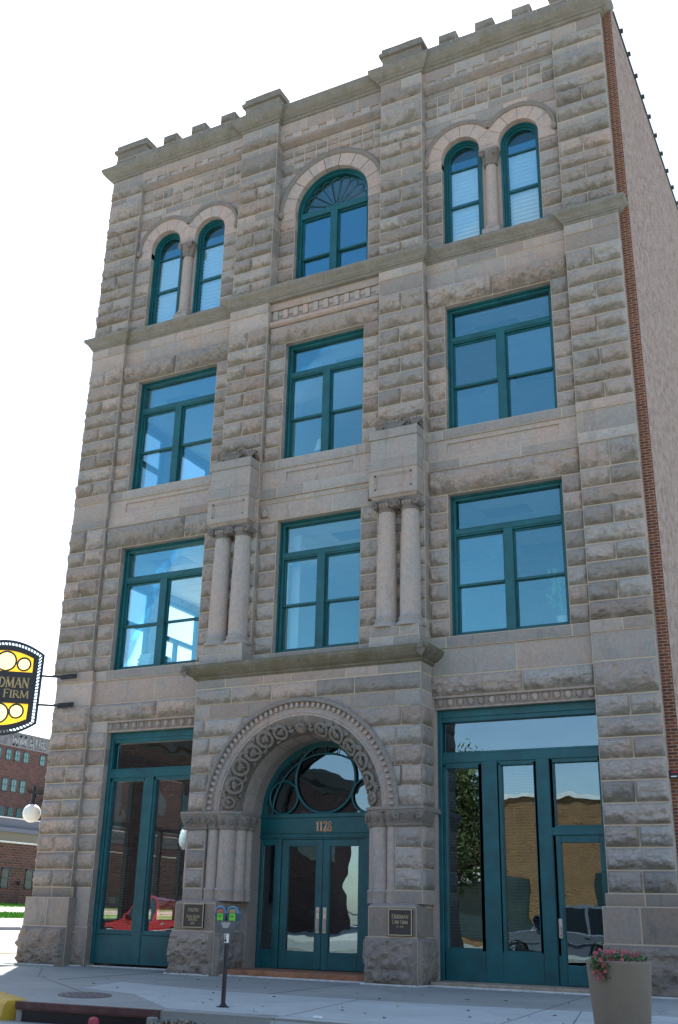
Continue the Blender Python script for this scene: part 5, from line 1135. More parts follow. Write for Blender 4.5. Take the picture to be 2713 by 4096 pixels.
for i in range(-4, 5):
    for j in range(-3, 4):
        if (i / 4.6) ** 2 + (j / 3.6) ** 2 < 1: p = c0 + d1 * i * 0.17 + d2 * j * 0.14; mh.box(p.x - .02, p.x + .02, p.y - .02, p.y + .02, 0.01, 0.014)
tag(mh.build('manhole_cover', IRON), 'dark iron manhole cover set in the pavement at the corner', 'manhole cover')
# control joints in the pavement
jm = MB()
for a, b in (((-19.9, 22.4), (-15.6, 18.9)), ((-22.9, 25.8), (-20, 22.4)), ((-9.7, 17.05), (-10.4, 21.3)), ((-6.2, 17.2), (-7.0, 26.6)), ((-12.6, 21.35), (-12.9, 25.8)), ((-18.9, 21.9), (-19.2, 27.0)), ((-5.0, 17.6), (-5.9, 21.8))):
    a, b = Vector(a), Vector(b); d = (b - a).normalized(); n_ = Vector((-d.y, d.x)) * 0.012
    jm.hprism([tuple(a + n_), tuple(b + n_), tuple(b - n_), tuple(a - n_)], 0.0, 0.0065)
tag(jm.build('sidewalk_joint', mat_plain('joint', (0.16, 0.155, 0.14), 0.95)), None, kind='structure')
# pale sealant bead round the foot of the stone
def bead(pts):
    b = MB(); P = []
    for (p, q) in zip(pts[:-1], pts[1:]):
        for k in range(14): t = k / 14; P.append((p[0] * (1 - t) + q[0] * t, p[1] * (1 - t) + q[1] * t + rng.uniform(-.012, .012), 0.012))
    P.append(pts[-1] + (0.012,)); b.tube(P, 0.03, 5); return b
bd_ = bead([(-25.3, 26.75), (-23.3, 26.75), (-23.25, 27.2), (-22.7, 27.25), (-22.6, 27.55), (-18.8, 27.55)])
for pts in ([(-18.75, 27.3), (-18.72, 26.02), (-17.25, 26.02)], [(-17.2, 26.45), (-12.7, 26.45)], [(-12.68, 26.05), (-11.12, 26.02), (-11.05, 26.55), (-6.7, 26.55), (-6.6, 26.76), (-4.7, 26.76)]):
    b2 = bead(pts); bd_.add(np.concatenate(b2.v), b2.f)
bd_.build('sealant_bead', mat_plain('sealant', (0.55, 0.55, 0.52), 0.8), BLD)

# side street and the rising ground beyond it (profile along X, level along Y)
prof = [(-31.2, -0.16), (-44, -0.05), (-55.0, 0.27)]
def strip(name, x0, z0, x1, z1, mat, label, y0=-60, y1=420):
    m = MB(); m.add([(x0, y0, z0), (x1, y0, z1), (x1, y1, z1), (x0, y1, z0), (x0, y0, z0 - .3), (x1, y0, z1 - .3), (x1, y1, z1 - .3), (x0, y1, z0 - .3)], [(0, 1, 2, 3), (0, 1, 5, 4), (1, 2, 6, 5), (2, 3, 7, 6), (3, 0, 4, 7)])
    return tag(m.build(name, mat), label, kind='structure')
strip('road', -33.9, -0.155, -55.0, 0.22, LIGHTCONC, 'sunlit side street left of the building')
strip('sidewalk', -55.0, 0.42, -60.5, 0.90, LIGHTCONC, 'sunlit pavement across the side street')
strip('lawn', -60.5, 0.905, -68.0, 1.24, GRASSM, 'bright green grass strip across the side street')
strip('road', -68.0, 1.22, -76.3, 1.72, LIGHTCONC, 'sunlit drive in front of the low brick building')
strip('lawn', -76.3, 1.76, -82.0, 2.15, GRASSM, 'narrow grass strip at the foot of the low brick building')
strip('ground', -82.0, 2.0, -400.0, 2.0, CONC, 'open ground behind the brick buildings', -200, 600)
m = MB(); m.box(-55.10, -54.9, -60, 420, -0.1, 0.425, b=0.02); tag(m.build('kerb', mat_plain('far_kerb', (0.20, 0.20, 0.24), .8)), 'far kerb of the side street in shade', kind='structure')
flat('ground', [(-400, 60), (-34, 60), (300, 60), (300, 600), (-400, 600)], -0.3, CONC, 'ground beyond the block')
flat('ground', [(-400, -200), (-34, -200), (-34, 60), (-400, 60)], -0.35, CONC, 'ground beyond the side street')
# tufts on the nearer grass strips
gt = MB()
for k in range(5200):
    near = k < 4200
    x = rng.uniform(-67.8, -60.5) if near else rng.uniform(-80, -76.3); yy = rng.uniform(58, 74) if near else rng.uniform(78, 92)
    z = (0.905 + (-60.5 - x) / 7.5 * 0.335) if near else 1.76 + (-76.3 - x) / 5.7 * .39; h = rng.uniform(0.10, 0.22); a = rng.uniform(0, PI); c, s_ = math.cos(a) * 0.05, math.sin(a) * 0.05
    gt.add([(x - c, yy - s_, z), (x + c, yy + s_, z), (x + rng.uniform(-.05, .05), yy, z + h)], [(0, 1, 2)])
tag(gt.build('grass', GRASSM), 'tufts of bright sunlit grass', kind='stuff')

# ------------------------------------------------------------------ buildings across the side street
WINGL = mat_plain('pale_sash_glass', (0.17, 0.24, 0.24), 0.15, namt=0.1)
WINDK = mat_plain('dark_sash_glass', (0.03, 0.05, 0.05), 0.1, namt=0.1)
GREENF = mat_plain('green_window_paint', (0.02, 0.13, 0.12), 0.5)
PARA = mat_plain('faded_painted_band', (0.17, 0.165, 0.165), 0.9, nscale=1.6, namt=0.45)
NAVYF = mat_plain('dark_window_paint', (0.025, 0.05, 0.06), 0.5)
def bgwin(par, X, y0, y1, z0, z1, gm, cross=True):
    m = MB(); t = 0.13; 
    m.box(X - 0.05, X + 0.06, y0, y0 + t, z0, z1); m.box(X - .05, X + .06, y1 - t, y1, z0, z1); m.box(X - .05, X + .06, y0, y1, z0, z0 + t); m.box(X - .05, X + .06, y0, y1, z1 - t, z1)
    zm = (z0 + z1) / 2; m.box(X - .05, X + .09, y0, y1, zm - .07, zm + .07); 
    if cross: m.box(X - .05, X + .05, (y0 + y1) / 2 - .05, (y0 + y1) / 2 + .05, z0, z1)
    w = m.build('window', GREENF if cross else NAVYF, par); g = MB(); g.box(X - .05, X + 0.01, y0 + .05, y1 - .05, z0 + .05, z1 - .05); g.build('pane', gm, w)
T = thing('warehouse_building', 'tall dark brick warehouse with faded painted lettering under its roof, behind the lower buildings', 'building', (-120, 125, 2))
m = MB(); m.box(-150, -120, 60, 190, 2, 24.95); m.build('wall', BRICK_BG, T)
m = MB(); m.box(-150.1, -119.93, 60, 190, 24.95, 27.05); m.build('painted_band', PARA, T)
m = MB(); m.box(-150.2, -119.8, 60, 190, 27.05, 27.2, b=.02); m.box(-120, -119.85, 60, 190, 24.9, 25.05, b=.02); m.build('coping', mat_plain('grey_coping', (.22, .22, .22)), T)
lt = MB(); 
write(lt, 'WM RUK', 126.2, 25.25, 1.45, 0, ws=1.15, thick=0.2, thin=0.15, dep=0.01)
V_ = np.concatenate(lt.v); V_ = np.stack([-119.9 + V_[:, 1] * 8 + 0.05, V_[:, 0], V_[:, 2]], 1); l2 = MB(); l2.add(V_, lt.f); l2.build('painted_lettering', mat_plain('faded_white_letters', (0.30, 0.30, 0.29), 0.9, nscale=2.2, namt=0.5), T)
for zt, zb in ((24.45, 22.85), (20.1, 18.2), (15.9, 14.0)):
    for y0 in (112.2, 114.4, 117.2, 119.4, 121.6, 123.5, 125.4, 129.1, 131.2, 133.5):
        if zt < 21 and abs(y0 - 129.1) < .1: continue
        bgwin(T, -119.95, y0, y0 + 1.15, zb, zt, WINGL if zt > 17 else WINDK)
fe = MB()
for z in (18.6, 15.9): fe.box(-119.9, -118.8, 127.3, 133, z - .08, z); fe.box(-118.85, -118.8, 127.3, 133, z + .9, z + .96)
for k in range(12): fe.box(-118.85, -118.8, 127.3 + k * .5, 127.36 + k * .5, 18.6, 19.5)
fe.tube([(-118.9, 127.6, 16), (-118.9, 131.4, 18.6)], 0.08, 4); fe.tube([(-119.4, 127.6, 16), (-119.4, 131.4, 18.6)], 0.08, 4); fe.build('fire_escape', BLACK, T)
L1 = thing('low_brick_building', 'single storey dark brick building with pale roof edge and narrow windows across the side street', 'building', (-80, 86, 2))
m = MB(); m.box(-96, -80, 50, 130, 1.8, 7.75); m.build('wall', BRICK_BG, L1)
m = MB()
for k in range(60): m.box(-96.1, -79.85, 50 + k * 1.33, 51.27 + k * 1.33, 7.75, 7.90, b=.02)
m.build('coping', mat_plain('pale_coping_tiles', (.62, .60, .58)), L1)
for y0 in (79.3, 82.6, 86.0, 89.2): bgwin(L1, -79.97, y0, y0 + 1.15, 3.5, 5.35, WINDK, False)
pm_ = MB(); pm_.tube([(-79.7, 85.0, 2), (-79.7, 85.0, 4.0)], 0.06, 5); pm_.lathe(-79.7, 85, [(0.05, 3.8), (0.2, 3.9), (0.2, 4.1), (0.05, 4.2)], 8); pm_.build('wall_lamp', BLACK, L1)
L2 = thing('flat_roofed_building', 'tan walled building with dark flat roof edge, between low brick building and warehouse', 'building', (-98, 110, 2))
m = MB(); m.box(-118, -98, 60, 112, 2, 10.4); m.build('wall', mat_plain('tan_render', (0.17, 0.155, 0.11), .9, namt=.1), L2)
m = MB(); m.box(-118, -98, 112, 170, 2, 10.4); m.build('rear_wall', BRICK_BG, L2)
m = MB(); m.box(-118.3, -97.6, 60, 170, 10.4, 10.9, b=.03); m.box(-118, -98.3, 60, 170, 10.9, 12.05); m.build('roof', mat_plain('slate_roof_edge', (0.10, 0.11, 0.13), .6), L2)
m = MB()
for k in range(80): m.box(-118.1, -98.1, 60 + k * 1.35, 61.28 + k * 1.35, 12.05, 12.17, b=.02)
m.build('coping', mat_plain('pale_coping_tiles_far', (.62, .60, .58)), L2)

# ------------------------------------------------------------------ street furniture
# hanging sign
SG = thing('hanging_sign', 'black projecting sign with yellow glass discs and gold HEIDMAN LAW FIRM lettering', 'sign', (-24.3, 26.8, 7.9))
TH = R(38.0); PX0, PY0 = -25.05, 26.45
MB.XF = lambda V: np.stack([PX0 + V[:, 0] * math.cos(TH) - V[:, 1] * math.sin(TH), PY0 + V[:, 0] * math.sin(TH) + V[:, 1] * math.cos(TH), V[:, 2]], 1)
ys_ = 0.0; sc_ = -1.17; hw_ = 1.26; zt_, zb_ = 9.66, 7.34; at_, ab_ = 10.10, 6.88
def outline_(ins, n=26):
    w = hw_ - ins; P = []
    ft = lambda x, hi, lo: lo + (hi - lo) * (1 - (abs(x) / hw_) ** 2.0)
    for x in np.linspace(-w, w, n): P.append((sc_ + x, ft(x, at_, zt_) - ins))
    for x in np.linspace(w, -w, n): P.append((sc_ + x, zb_ + (ab_ - zb_) * (1 - (abs(x) / hw_) ** 2.0) + ins))
    return P
def ringstrip(mb, a, b, y0, y1):
    A, B = outline_(a), outline_(b); n = len(A); v = [(x, y0, z) for x, z in A] + [(x, y0, z) for x, z in B] + [(x, y1, z) for x, z in A] + [(x, y1, z) for x, z in B]; f = []
    for i in range(n):
        j = (i + 1) % n; f += [(i, j, n + j, n + i), (2 * n + i, 2 * n + j, 3 * n + j, 3 * n + i), (i, j, 2 * n + j, 2 * n + i), (n + i, n + j, 3 * n + j, 3 * n + i)]
    mb.add(v, f)
m = MB(); ringstrip(m, 0, 0.085, ys_ - 0.01, ys_ + 0.05); ringstrip(m, 0.175, 0.34, ys_ - 0.01, ys_ + 0.05)
A, B = outline_(0.08, 26), outline_(0.20, 26)
def along(P):
    P = np.array(P + [P[0]]); d = np.r_[0, np.cumsum(np.linalg.norm(np.diff(P, axis=0), axis=1))]; return P, d
PA, dA = along(A); PB, dB = along(B); nbar = 84
for k in range(nbar):
    t = k / nbar; a = np.array([np.interp(t * dA[-1], dA, PA[:, i]) for i in (0, 1)]); b = np.array([np.interp(t * dB[-1], dB, PB[:, i]) for i in (0, 1)])
    m.tube([(a[0], ys_ + .03, a[1]), (b[0], ys_ + .03, b[1])], 0.02, 4)
m.build('frame', BLACK, SG)
m = MB(); m.box(sc_ - hw_ + 0.25, sc_ + hw_ - 0.25, ys_ - 0.03, ys_ + 0.05, 7.98, 9.03); m.build('name_panel', BLACK, SG)
m = MB(); write(m, 'HEIDMAN', sc_ + 0.10, 8.50, 0.32, ys_ - 0.035, ws=0.95, big=1.12, thick=0.15, thin=0.08); write(m, 'LAW FIRM', sc_ + 0.03, 8.16, 0.235, ys_ - 0.035, ws=1.36, big=1.12, thick=0.17, thin=0.10)
m.build('lettering', mat_plain('gold_letters', (0.50, 0.36, 0.15), 0.5, namt=.05), SG)
def stained(name, col):
    mt = bpy.data.materials.new(name); mt.use_nodes = True; nt = mt.node_tree; nt.nodes.clear(); o = nt.nodes.new('ShaderNodeOutputMaterial')
    a = N(nt, 'ShaderNodeBsdfTranslucent'); a.inputs[0].default_value = col + (1,); b = N(nt, 'ShaderNodeBsdfTransparent'); b.inputs[0].default_value = tuple(c * .9 for c in col) + (1,)
    x = nt.nodes.new('ShaderNodeMixShader'); x.inputs[0].default_value = 0.55; nt.links.new(a.outputs[0], x.inputs[1]); nt.links.new(b.outputs[0], x.inputs[2]); nt.links.new(x.outputs[0], o.inputs[0]); return mt
YG, OG = stained('yellow_glass', (1.0, 0.83, 0.30)), stained('amber_glass', (0.85, 0.40, 0.03))
def segment(z0, z1, top):
    P = outline_(0.33, 40); w = hw_ - 0.33; c = z0 if top else z1
    P = [p for p in P if (p[1] > c if top else p[1] < c)]
    return P + ([(sc_ + w, c), (sc_ - w, c)] if top else [(sc_ - w, c), (sc_ + w, c)])
for top in (True, False):
    P = segment(9.0, 0, True) if top else segment(0, 8.02, False)
    DS = ((sc_ + 0.03, 0.325, 9.38), (sc_ + 0.62, 0.215, 9.30), (sc_ - 0.60, 0.215, 9.30)) if top else ((sc_ - 0.02, 0.325, 7.63), (sc_ + 0.56, 0.225, 7.72), (sc_ - 0.60, 0.225, 7.72))
    m = MB(); xs_ = [p[0] for p in P]; zs_ = [p[1] for p in P]; gx = np.linspace(min(xs_), max(xs_), 110); gz = np.linspace(min(zs_), max(zs_), 60)
    curve = sorted([p for p in P[:-2]]); cxs = [p[0] for p in curve]; czs = [p[1] for p in curve]
    G = np.zeros((110, 60, 3)); G[:, :, 0] = gx[:, None]; G[:, :, 1] = ys_ + 0.03; G[:, :, 2] = gz[None, :]
    XC, ZC = np.meshgrid((gx[1:] + gx[:-1]) / 2, (gz[1:] + gz[:-1]) / 2, indexing='ij'); lim = np.interp(XC, cxs, czs); mk = (ZC < lim) if top else (ZC > lim)
    for cx, r, zz_ in DS: mk &= (XC - cx) ** 2 + (ZC - zz_) ** 2 > r * r
    m.grid(G, mask=mk); m.build('glass_panel', OG, SG)
    lead = MB()
    for cx, r, zz_ in (((sc_ + 0.03, 0.325, 9.38), (sc_ + 0.62, 0.215, 9.30), (sc_ - 0.60, 0.215, 9.30)) if top else ((sc_ - 0.02, 0.325, 7.63), (sc_ + 0.56, 0.225, 7.72), (sc_ - 0.60, 0.225, 7.72))):
        g = MB(); g.add(*disc(cx, ys_ + 0.02, zz_, r, 32)); g.build('glass_disc', YG, SG)
        lead.tube([(cx + r * math.cos(q), ys_ + 0.01, zz_ + r * math.sin(q)) for q in np.linspace(0, 2 * PI, 33)], 0.035, 5)
    lead.tube([(x, ys_ + .01, z) for x, z in P], 0.025, 4, closed=True)
    lead.build('leading', mat_plain('lead', (0.06, 0.06, 0.055), .7), SG)
MB.XF = None
m = MB()
for z in (8.95, 7.98):
    m.box(-24.55, -23.87, 26.92, 26.97, z - 0.085, z + 0.085, b=.008); m.tube([(PX0, PY0, z), (PX0 + 0.56 * math.cos(TH) - 0.0, PY0 + 0.56 * math.sin(TH), z), (-24.4, 26.95, z)], 0.045, 6)
    for x in (-24.42, -24.02): m.lathe(x, 26.915, [(0, z - .03), (.03, z - .015), (.03, z + .015), (0, z + .03)], 8)
m.build('bracket', BLACK, SG)

# globe lamp bracketed off the side wall
LP = thing('wall_lamp', 'white globe lamp with black finial, hanging beside the left corner of the building', 'lamp', (-26.55, 28.5, 4.3))
def globe_mat():
    mt, nt, bs = newmat('opal_glass'); bs.inputs['Base Color'].default_value = (0.88, 0.87, 0.80, 1); bs.inputs['Roughness'].default_value = 0.2
    bs.inputs['Subsurface Weight'].default_value = 0.3; bs.inputs['Subsurface Radius'].default_value = (.1, .1, .1)
    nt.links.new(mix(nt, noise(nt, 3), (0.86, 0.85, 0.78), (0.9, 0.89, 0.82)), bs.inputs['Base Color']); return mt
OPAL = globe_mat()
def sphere(cx, cy, cz, r): return [(r * math.sin(q), cz - r * math.cos(q)) for q in np.linspace(0.0, PI, 17)]
m = MB(); m.lathe(-26.56, 28.5, sphere(0, 0, 4.68, 0.31), 28); m.build('globe', OPAL, LP, smooth=True)
m = MB(); m.lathe(-26.56, 28.5, [(0.10, 4.96), (0.11, 5.02), (0.085, 5.05), (0.08, 5.28), (0.12, 5.32), (0.05, 5.36), (0.05, 5.42), (0.08, 5.50), (0.05, 5.60), (0.0, 5.66)], 14); m.tube([(-26.56, 28.5, 5.2), (-25.9, 28.6, 5.3), (-25.1, 28.7, 5.2)], 0.03, 6); m.build('bracket', BLACK, LP, smooth=True)

# parking meter
MT = thing('parking_meter', 'double headed parking meter with green screens on a dark pole', 'parking meter', (-11.45, 17.82, 0))
SLATE = mat_plain('slate_blue_casing', (0.045, 0.085, 0.12), 0.4, namt=.15); GREY_C = mat_plain('grey_casting', (0.10, 0.115, 0.12), 0.45, namt=.1)
GREENS = mat_plain('green_label', (0.16, 0.62, 0.05), 0.5, namt=.06)
px_, py_ = -11.45, 17.82
m = MB(); m.tube([(px_, py_, 0.0), (px_ - 0.005, py_, 1.27)], 0.042, 14); m.build('pole', BLACK, MT, smooth=True)
m = MB(); m.hprism([(px_ + 0.13 * math.cos(q), py_ + 0.11 * math.sin(q)) for q in np.linspace(0, 2 * PI, 8)[:-1]], 0, 0.02); m.lathe(px_, py_, [(0.075, 0.0), (0.075, .03), (0.045, 0.07)], 14); m.build('base_plate', BLACK, MT)
yk = py_ - 0.055
m = MB(); m.prism([(px_ - 0.25, 1.475), (px_ + 0.25, 1.475), (px_ + 0.24, 1.42), (px_ + 0.09, 1.26), (px_ - 0.09, 1.26), (px_ - 0.24, 1.42)], yk, py_ + 0.06); m.build('yoke', GREY_C, MT)
m = MB(); m.prism([(px_ - 0.11, 1.445), (px_ + 0.11, 1.445), (px_ + 0.055, 1.345), (px_ - 0.055, 1.345)], yk - 0.01, yk); m.build('name_plate', mat_plain('pale_plate', (.34, .35, .33)), MT)
for s_ in (-1, 1):
    cx = px_ + s_ * 0.135
    P = [(cx - 0.105, 1.475)] + [(cx - 0.105 - 0.025 * math.sin(q), 1.475 + 0.125 * q / 1.2) for q in (0.5, 1.0)] + [(cx + 0.13 * math.cos(q), 1.60 + 0.13 * math.sin(q)) for q in np.linspace(PI, 0, 15)] + [(cx + 0.125, 1.55), (cx + 0.105, 1.475)]
    m = MB(); m.prism(P, yk + 0.0, py_ + 0.05); h = m.build('meter_head', SLATE, MT)
    m = MB(); m.tube([(cx + 0.118 * math.cos(q), yk - 0.004, 1.60 + 0.118 * math.sin(q)) for q in np.linspace(PI, 0, 17)], 0.018, 6); m.build('rim', mat_plain('blue_rim', (0.10, 0.25, 0.36), .35), h, smooth=True)
    m = MB(); m.prism([(cx + 0.09 * math.cos(q), 1.612 + 0.07 * math.sin(q)) for q in np.linspace(PI, 0, 13)], yk - 0.006, yk); m.build('dial_window', mat_plain('dial_red' if s_ < 0 else 'dial_tan', (.42, .12, .10) if s_ < 0 else (.34, .24, .14), .4), h)
    m = MB(); m.box(cx - 0.065, cx + 0.065, yk - 0.012, yk, 1.475, 1.60, b=.004); m.build('screen', GREENS, h)
    m = MB(); 
    for k in range(3): m.box(cx - 0.045 + 0.004 * k, cx + 0.045 - .008 * k, yk - 0.014, yk - .011, 1.565 - 0.018 * k, 1.573 - 0.018 * k)
    m.prism([(cx - 0.012, 1.475), (cx + 0.012, 1.475), (cx, 1.50)], yk - .015, yk - .011); m.build('screen_text', mat_plain('dark_green_print', (.03, .12, .03)), h)
m = MB(); m.tube([(px_ - 0.004, py_, 1.09), (px_ - .004, py_, 1.25)], 0.044, 14); st_ = m.build('sticker', WHITE, MT, smooth=True)
m = MB(); write(m, '2', px_ - 0.006, 1.175, 0.055, py_ - 0.043, serif=False, thick=0.2, thin=0.17, dep=.003); write(m, 'HR', px_ - .006, 1.108, 0.05, py_ - 0.043, serif=False, thick=0.2, thin=0.17, ws=.85, dep=.003); m.build('sticker_text', BLACK, st_)

# planter
PX, PY = -4.24, 18.0
def agg():
    mt, nt, bs = newmat('exposed_aggregate'); v = nt.nodes.new('ShaderNodeTexVoronoi'); v.inputs['Scale'].default_value = 70; nt.links.new(nt.nodes.new('ShaderNodeTexCoord').outputs['Object'], v.inputs[0])
    c = mix(nt, noise(nt, 3, 5), (0.17, 0.13, 0.09), (0.225, 0.18, 0.13)); c = mix(nt, math_(nt, 'LESS_THAN', v.outputs[0], 0.16), c, (0.34, 0.30, 0.24)); nt.links.new(c, bs.inputs['Base Color']); bs.inputs['Roughness'].default_value = 0.9
    bump(nt, v.outputs[0], 0.3, 0.004, bs); return mt
PT = thing('planter', 'large round exposed aggregate planter on the pavement by the right pier', 'planter', (PX, PY, 0))
m = MB(); m.lathe(PX, PY, [(0.0, 0.0), (0.30, 0.0), (0.36, 0.02), (0.41, 0.07), (0.43, 0.14), (0.50, 1.0), (0.50, 1.03), (0.485, 1.045), (0.45, 1.045), (0.435, 1.03), (0.42, 0.9), (0, 0.9)], 56, caps=False); m.build('tub', agg(), PT, smooth=True)
m = MB(); m.lathe(PX, PY, [(0, 0.96), (0.425, 0.95)], 24, caps=False); m.build('soil', mat_plain('soil', (.03, .022, .015), .95), PT)
FL = thing('petunia_plant', 'striped red and white petunias with green leaves spilling over the planter rim', 'flowers', (PX, PY, 0.95))
LEAF = mat_plain('petunia_leaf', (0.05, 0.13, 0.035), 0.6, nscale=12, namt=0.4); PETR = mat_plain('crimson_petal', (0.34, 0.015, 0.06), 0.6, nscale=20, namt=.3); PETW = mat_plain('pink_white_stripe', (0.62, 0.26, 0.22), 0.6)
clumps = []
for k in range(44):
    a = rng.uniform(0, 2 * PI); r = 0.42 * math.sqrt(rng.random()); clumps.append((PX + r * math.cos(a), PY + r * math.sin(a), 1.02 + rng.uniform(0.0, 0.15) * (1 - r / 0.6)))
for k in range(16): t = rng.random(); clumps.append((PX - 0.14 + rng.normal() * 0.07 - .04 * t, PY - 0.47 - 0.05 * rng.random(), 1.05 - 0.26 * t))
m = MB()
for (cx, cy, cz) in clumps:
    for j in range(34):
        a = rng.uniform(0, 2 * PI); el = rng.uniform(-0.3, 1.3); L_ = rng.uniform(0.03, 0.055); p = Vector((cx, cy, cz)) + Vector(rng.normal(0, 0.035, 3)); d = Vector((math.cos(a) * math.cos(el), math.sin(a) * math.cos(el), math.sin(el))); s2 = d.cross(Vector((0, 0, 1))).normalized() * L_ * 0.32
        m.add([tuple(p), tuple(p + d * L_ * .5 + s2), tuple(p + d * L_), tuple(p + d * L_ * .5 - s2)], [(0, 1, 2, 3)])
m.build('foliage', LEAF, FL)
def flower(p, n, sz):
    n = Vector(n).normalized(); u = n.cross(Vector((0.3, 0.2, 1))).normalized(); w = n.cross(u); m = MB(); ph = rng.uniform(0, 2)
    for k in range(5):
        q = ph + 2 * PI * k / 5; d = u * math.cos(q) + w * math.sin(q); e = u * math.cos(q + PI / 2) + w * math.sin(q + PI / 2); p0 = Vector(p)
        m.mat(0); m.add([tuple(p0), tuple(p0 + d * sz * .6 + e * sz * .42 + n * .006), tuple(p0 + d * sz + n * .01 + e * sz * .2), tuple(p0 + d * sz + n * .01 - e * sz * .2), tuple(p0 + d * sz * .6 - e * sz * .42 + n * .006)], [(0, 1, 2, 3, 4)])
        m.mat(1); p1 = p0 + n * 0.004; m.add([tuple(p1), tuple(p1 + d * sz * .6 + e * sz * .13 + n * .008), tuple(p1 + d * sz * .95 + n * .012), tuple(p1 + d * sz * .6 - e * sz * .13 + n * .008)], [(0, 1, 2, 3)])
    m.build('flower', [PETR, PETW], FL)
for k in range(46):
    if k < 32: a = rng.uniform(PI * 0.9, PI * 2.1); r = rng.uniform(0.2, 0.44); p = (PX + r * math.cos(a), PY + r * math.sin(a), 1.10 + rng.uniform(0, 0.10) - 0.08 * (r > .38)); n = (0.3 * rng.normal() - .2, -1, 0.5 + .4 * rng.random())
    else: t = rng.random(); p = (PX - 0.16 + rng.normal() * 0.075, PY - 0.53, 1.06 - 0.27 * t); n = (rng.normal() * .3 - .2, -1, 0.2)
    flower(p, n, rng.uniform(0.028, 0.042))

# little black box on the brick
AB = thing('alarm_box', 'small black alarm box with red strip on the red brickwork', 'alarm box', (-4.74, 27.38, 4.98))
m = MB(); m.box(-4.88, -4.62, 27.30, 27.42, 4.96, 5.14, b=.01); m.build('case', BLACK, AB)
m = MB(); m.box(-4.80, -4.66, 27.29, 27.302, 5.085, 5.115); m.build('red_strip', mat_plain('red_strip', (.6, .02, .02)), AB)
m = MB(); m.box(-4.82, -4.68, 27.29, 27.302, 4.98, 5.01); m.build('white_print', WHITE, AB)
MB_ = thing('wall_bracket', 'black metal bracket low on the brickwork at the right edge', 'bracket', (-4.7, 27.35, 2.1))
m = MB(); m.box(-4.76, -4.62, 27.3, 27.42, 2.3, 2.38, b=.01); m.box(-4.76, -4.62, 27.3, 27.42, 1.98, 2.06, b=.01); m.box(-4.72, -4.66, 27.34, 27.4, 2.0, 2.34); m.build('plate', BLACK, MB_)

# fallen leaves, each its own small thing
LMS = [mat_plain('leaf_brown', (0.09, 0.055, 0.03), .8), mat_plain('leaf_dark', (0.035, 0.03, 0.025), .8), mat_plain('leaf_yellow', (0.55, 0.35, 0.02), .7)]
def leafmesh(sz):
    m = MB(); P = []
    for k in range(8): q = 2 * PI * k / 8; rr = sz * (1 if k % 2 == 0 else 0.55) * rng.uniform(.7, 1.2); P.append((rr * math.cos(q), rr * 0.6 * math.sin(q), rng.uniform(0.005, 0.03)))
    m.add(P + [(0, 0, 0.012)], [(k, (k + 1) % 8, 8) for k in range(8)]); return m
spots = [(-19.6, 22.2), (-18.2, 22.9), (-18.8, 24.6), (-16.4, 24.3), (-15.9, 20.4), (-15.6, 25.0), (-13.5, 20.6), (-13.6, 22.9), (-12.2, 18.3), (-12.0, 20.6), (-12.5, 19.0), (-10.9, 18.3), (-10.6, 17.5), (-10.1, 21.7), (-9.7, 19.2), (-9.4, 18.6), (-9.9, 23.5), (-9.0, 20.2), (-8.8, 18.3), (-8.2, 17.8),
         (-8.6, 22.8), (-7.9, 23.2), (-7.6, 20.2), (-8.0, 24.6), (-7.1, 18.9), (-6.9, 21.6), (-6.4, 19.0), (-6.6, 23.4), (-6.0, 20.3), (-5.9, 24.9), (-6.3, 17.9), (-5.4, 18.8), (-4.1, 24.8), (-3.9, 23.6), (-5.0, 22.2), (-4.5, 25.9), (-11.2, 22.9), (-14.6, 22.4), (-17.2, 21.2), (-14.3, 24.2)]
for k, (x, yy) in enumerate(spots):
    o = leafmesh(rng.uniform(0.035, 0.075)).build('fallen_leaf', LMS[2 if k in (8, 17) else int(rng.random() < 0.5)]); o.location = (x * S, yy * S, 0.004 * S); o.rotation_euler.z = rng.uniform(0, 6)
    tag(o, 'yellow leaf lying on the pavement by the parking meter' if k in (8, 17) else 'small dry brown leaf lying on the pavement', 'leaf', 'yellow leaves on the pavement' if k in (8, 17) else 'fallen leaves on the pavement')
# grit and leaves drifted in the gutter
m = MB()
for k in range(1500):
    t = rng.random(); x = -11.6 + rng.normal() * 0.75; yy = 16.2 + rng.normal() * 0.13; hgt = 0.22 * math.exp(-((x + 11.3) / 0.8) ** 2) * rng.random(); z = -0.33 + hgt; r = rng.uniform(0.015, 0.045)
    P = [(x + r * a, yy + r * b, z + r * c) for a, b, c in ((1, 0, 0), (-1, 0.2, 0), (0, 1, 0.1), (0.1, -1, 0), (0, 0, .8), (0, 0, -.5))]; m.mat(int(rng.random() * 3)); m.add(P, [(0, 2, 4), (2, 1, 4), (1, 3, 4), (3, 0, 4), (0, 3, 5), (2, 0, 5)])
tag(m.build('gutter_debris', [LMS[0], mat_plain('grit', (.30, .25, .18), .9), mat_plain('grit_dark', (.12, .09, .06), .9)]), 'drift of grit and dead leaves in the gutter below the kerb', kind='stuff')
m = MB(); m.lathe(-12.9, 15.98, [(0.0, -0.32), (0.06, -0.30), (0.10, -0.22), (0.09, -0.16), (0.05, -0.13), (0, -0.12)], 9); tag(m.build('crumpled_cup', mat_plain('red_cup', (.42, .05, .07), .6)), 'crumpled red cup in the gutter beside the storm drain', 'litter')
m = MB(); m.lathe(0, 0, [(0.0, 0.0), (0.10, 0.0), (0.08, 0.03), (0, 0.035)], 7, sy=0.4); o = m.build('paper_scrap', WHITE); o.location = (-9.05 * S, 17.0 * S, 0.01); tag(o, 'scrap of white paper at the edge of the kerb', 'litter')

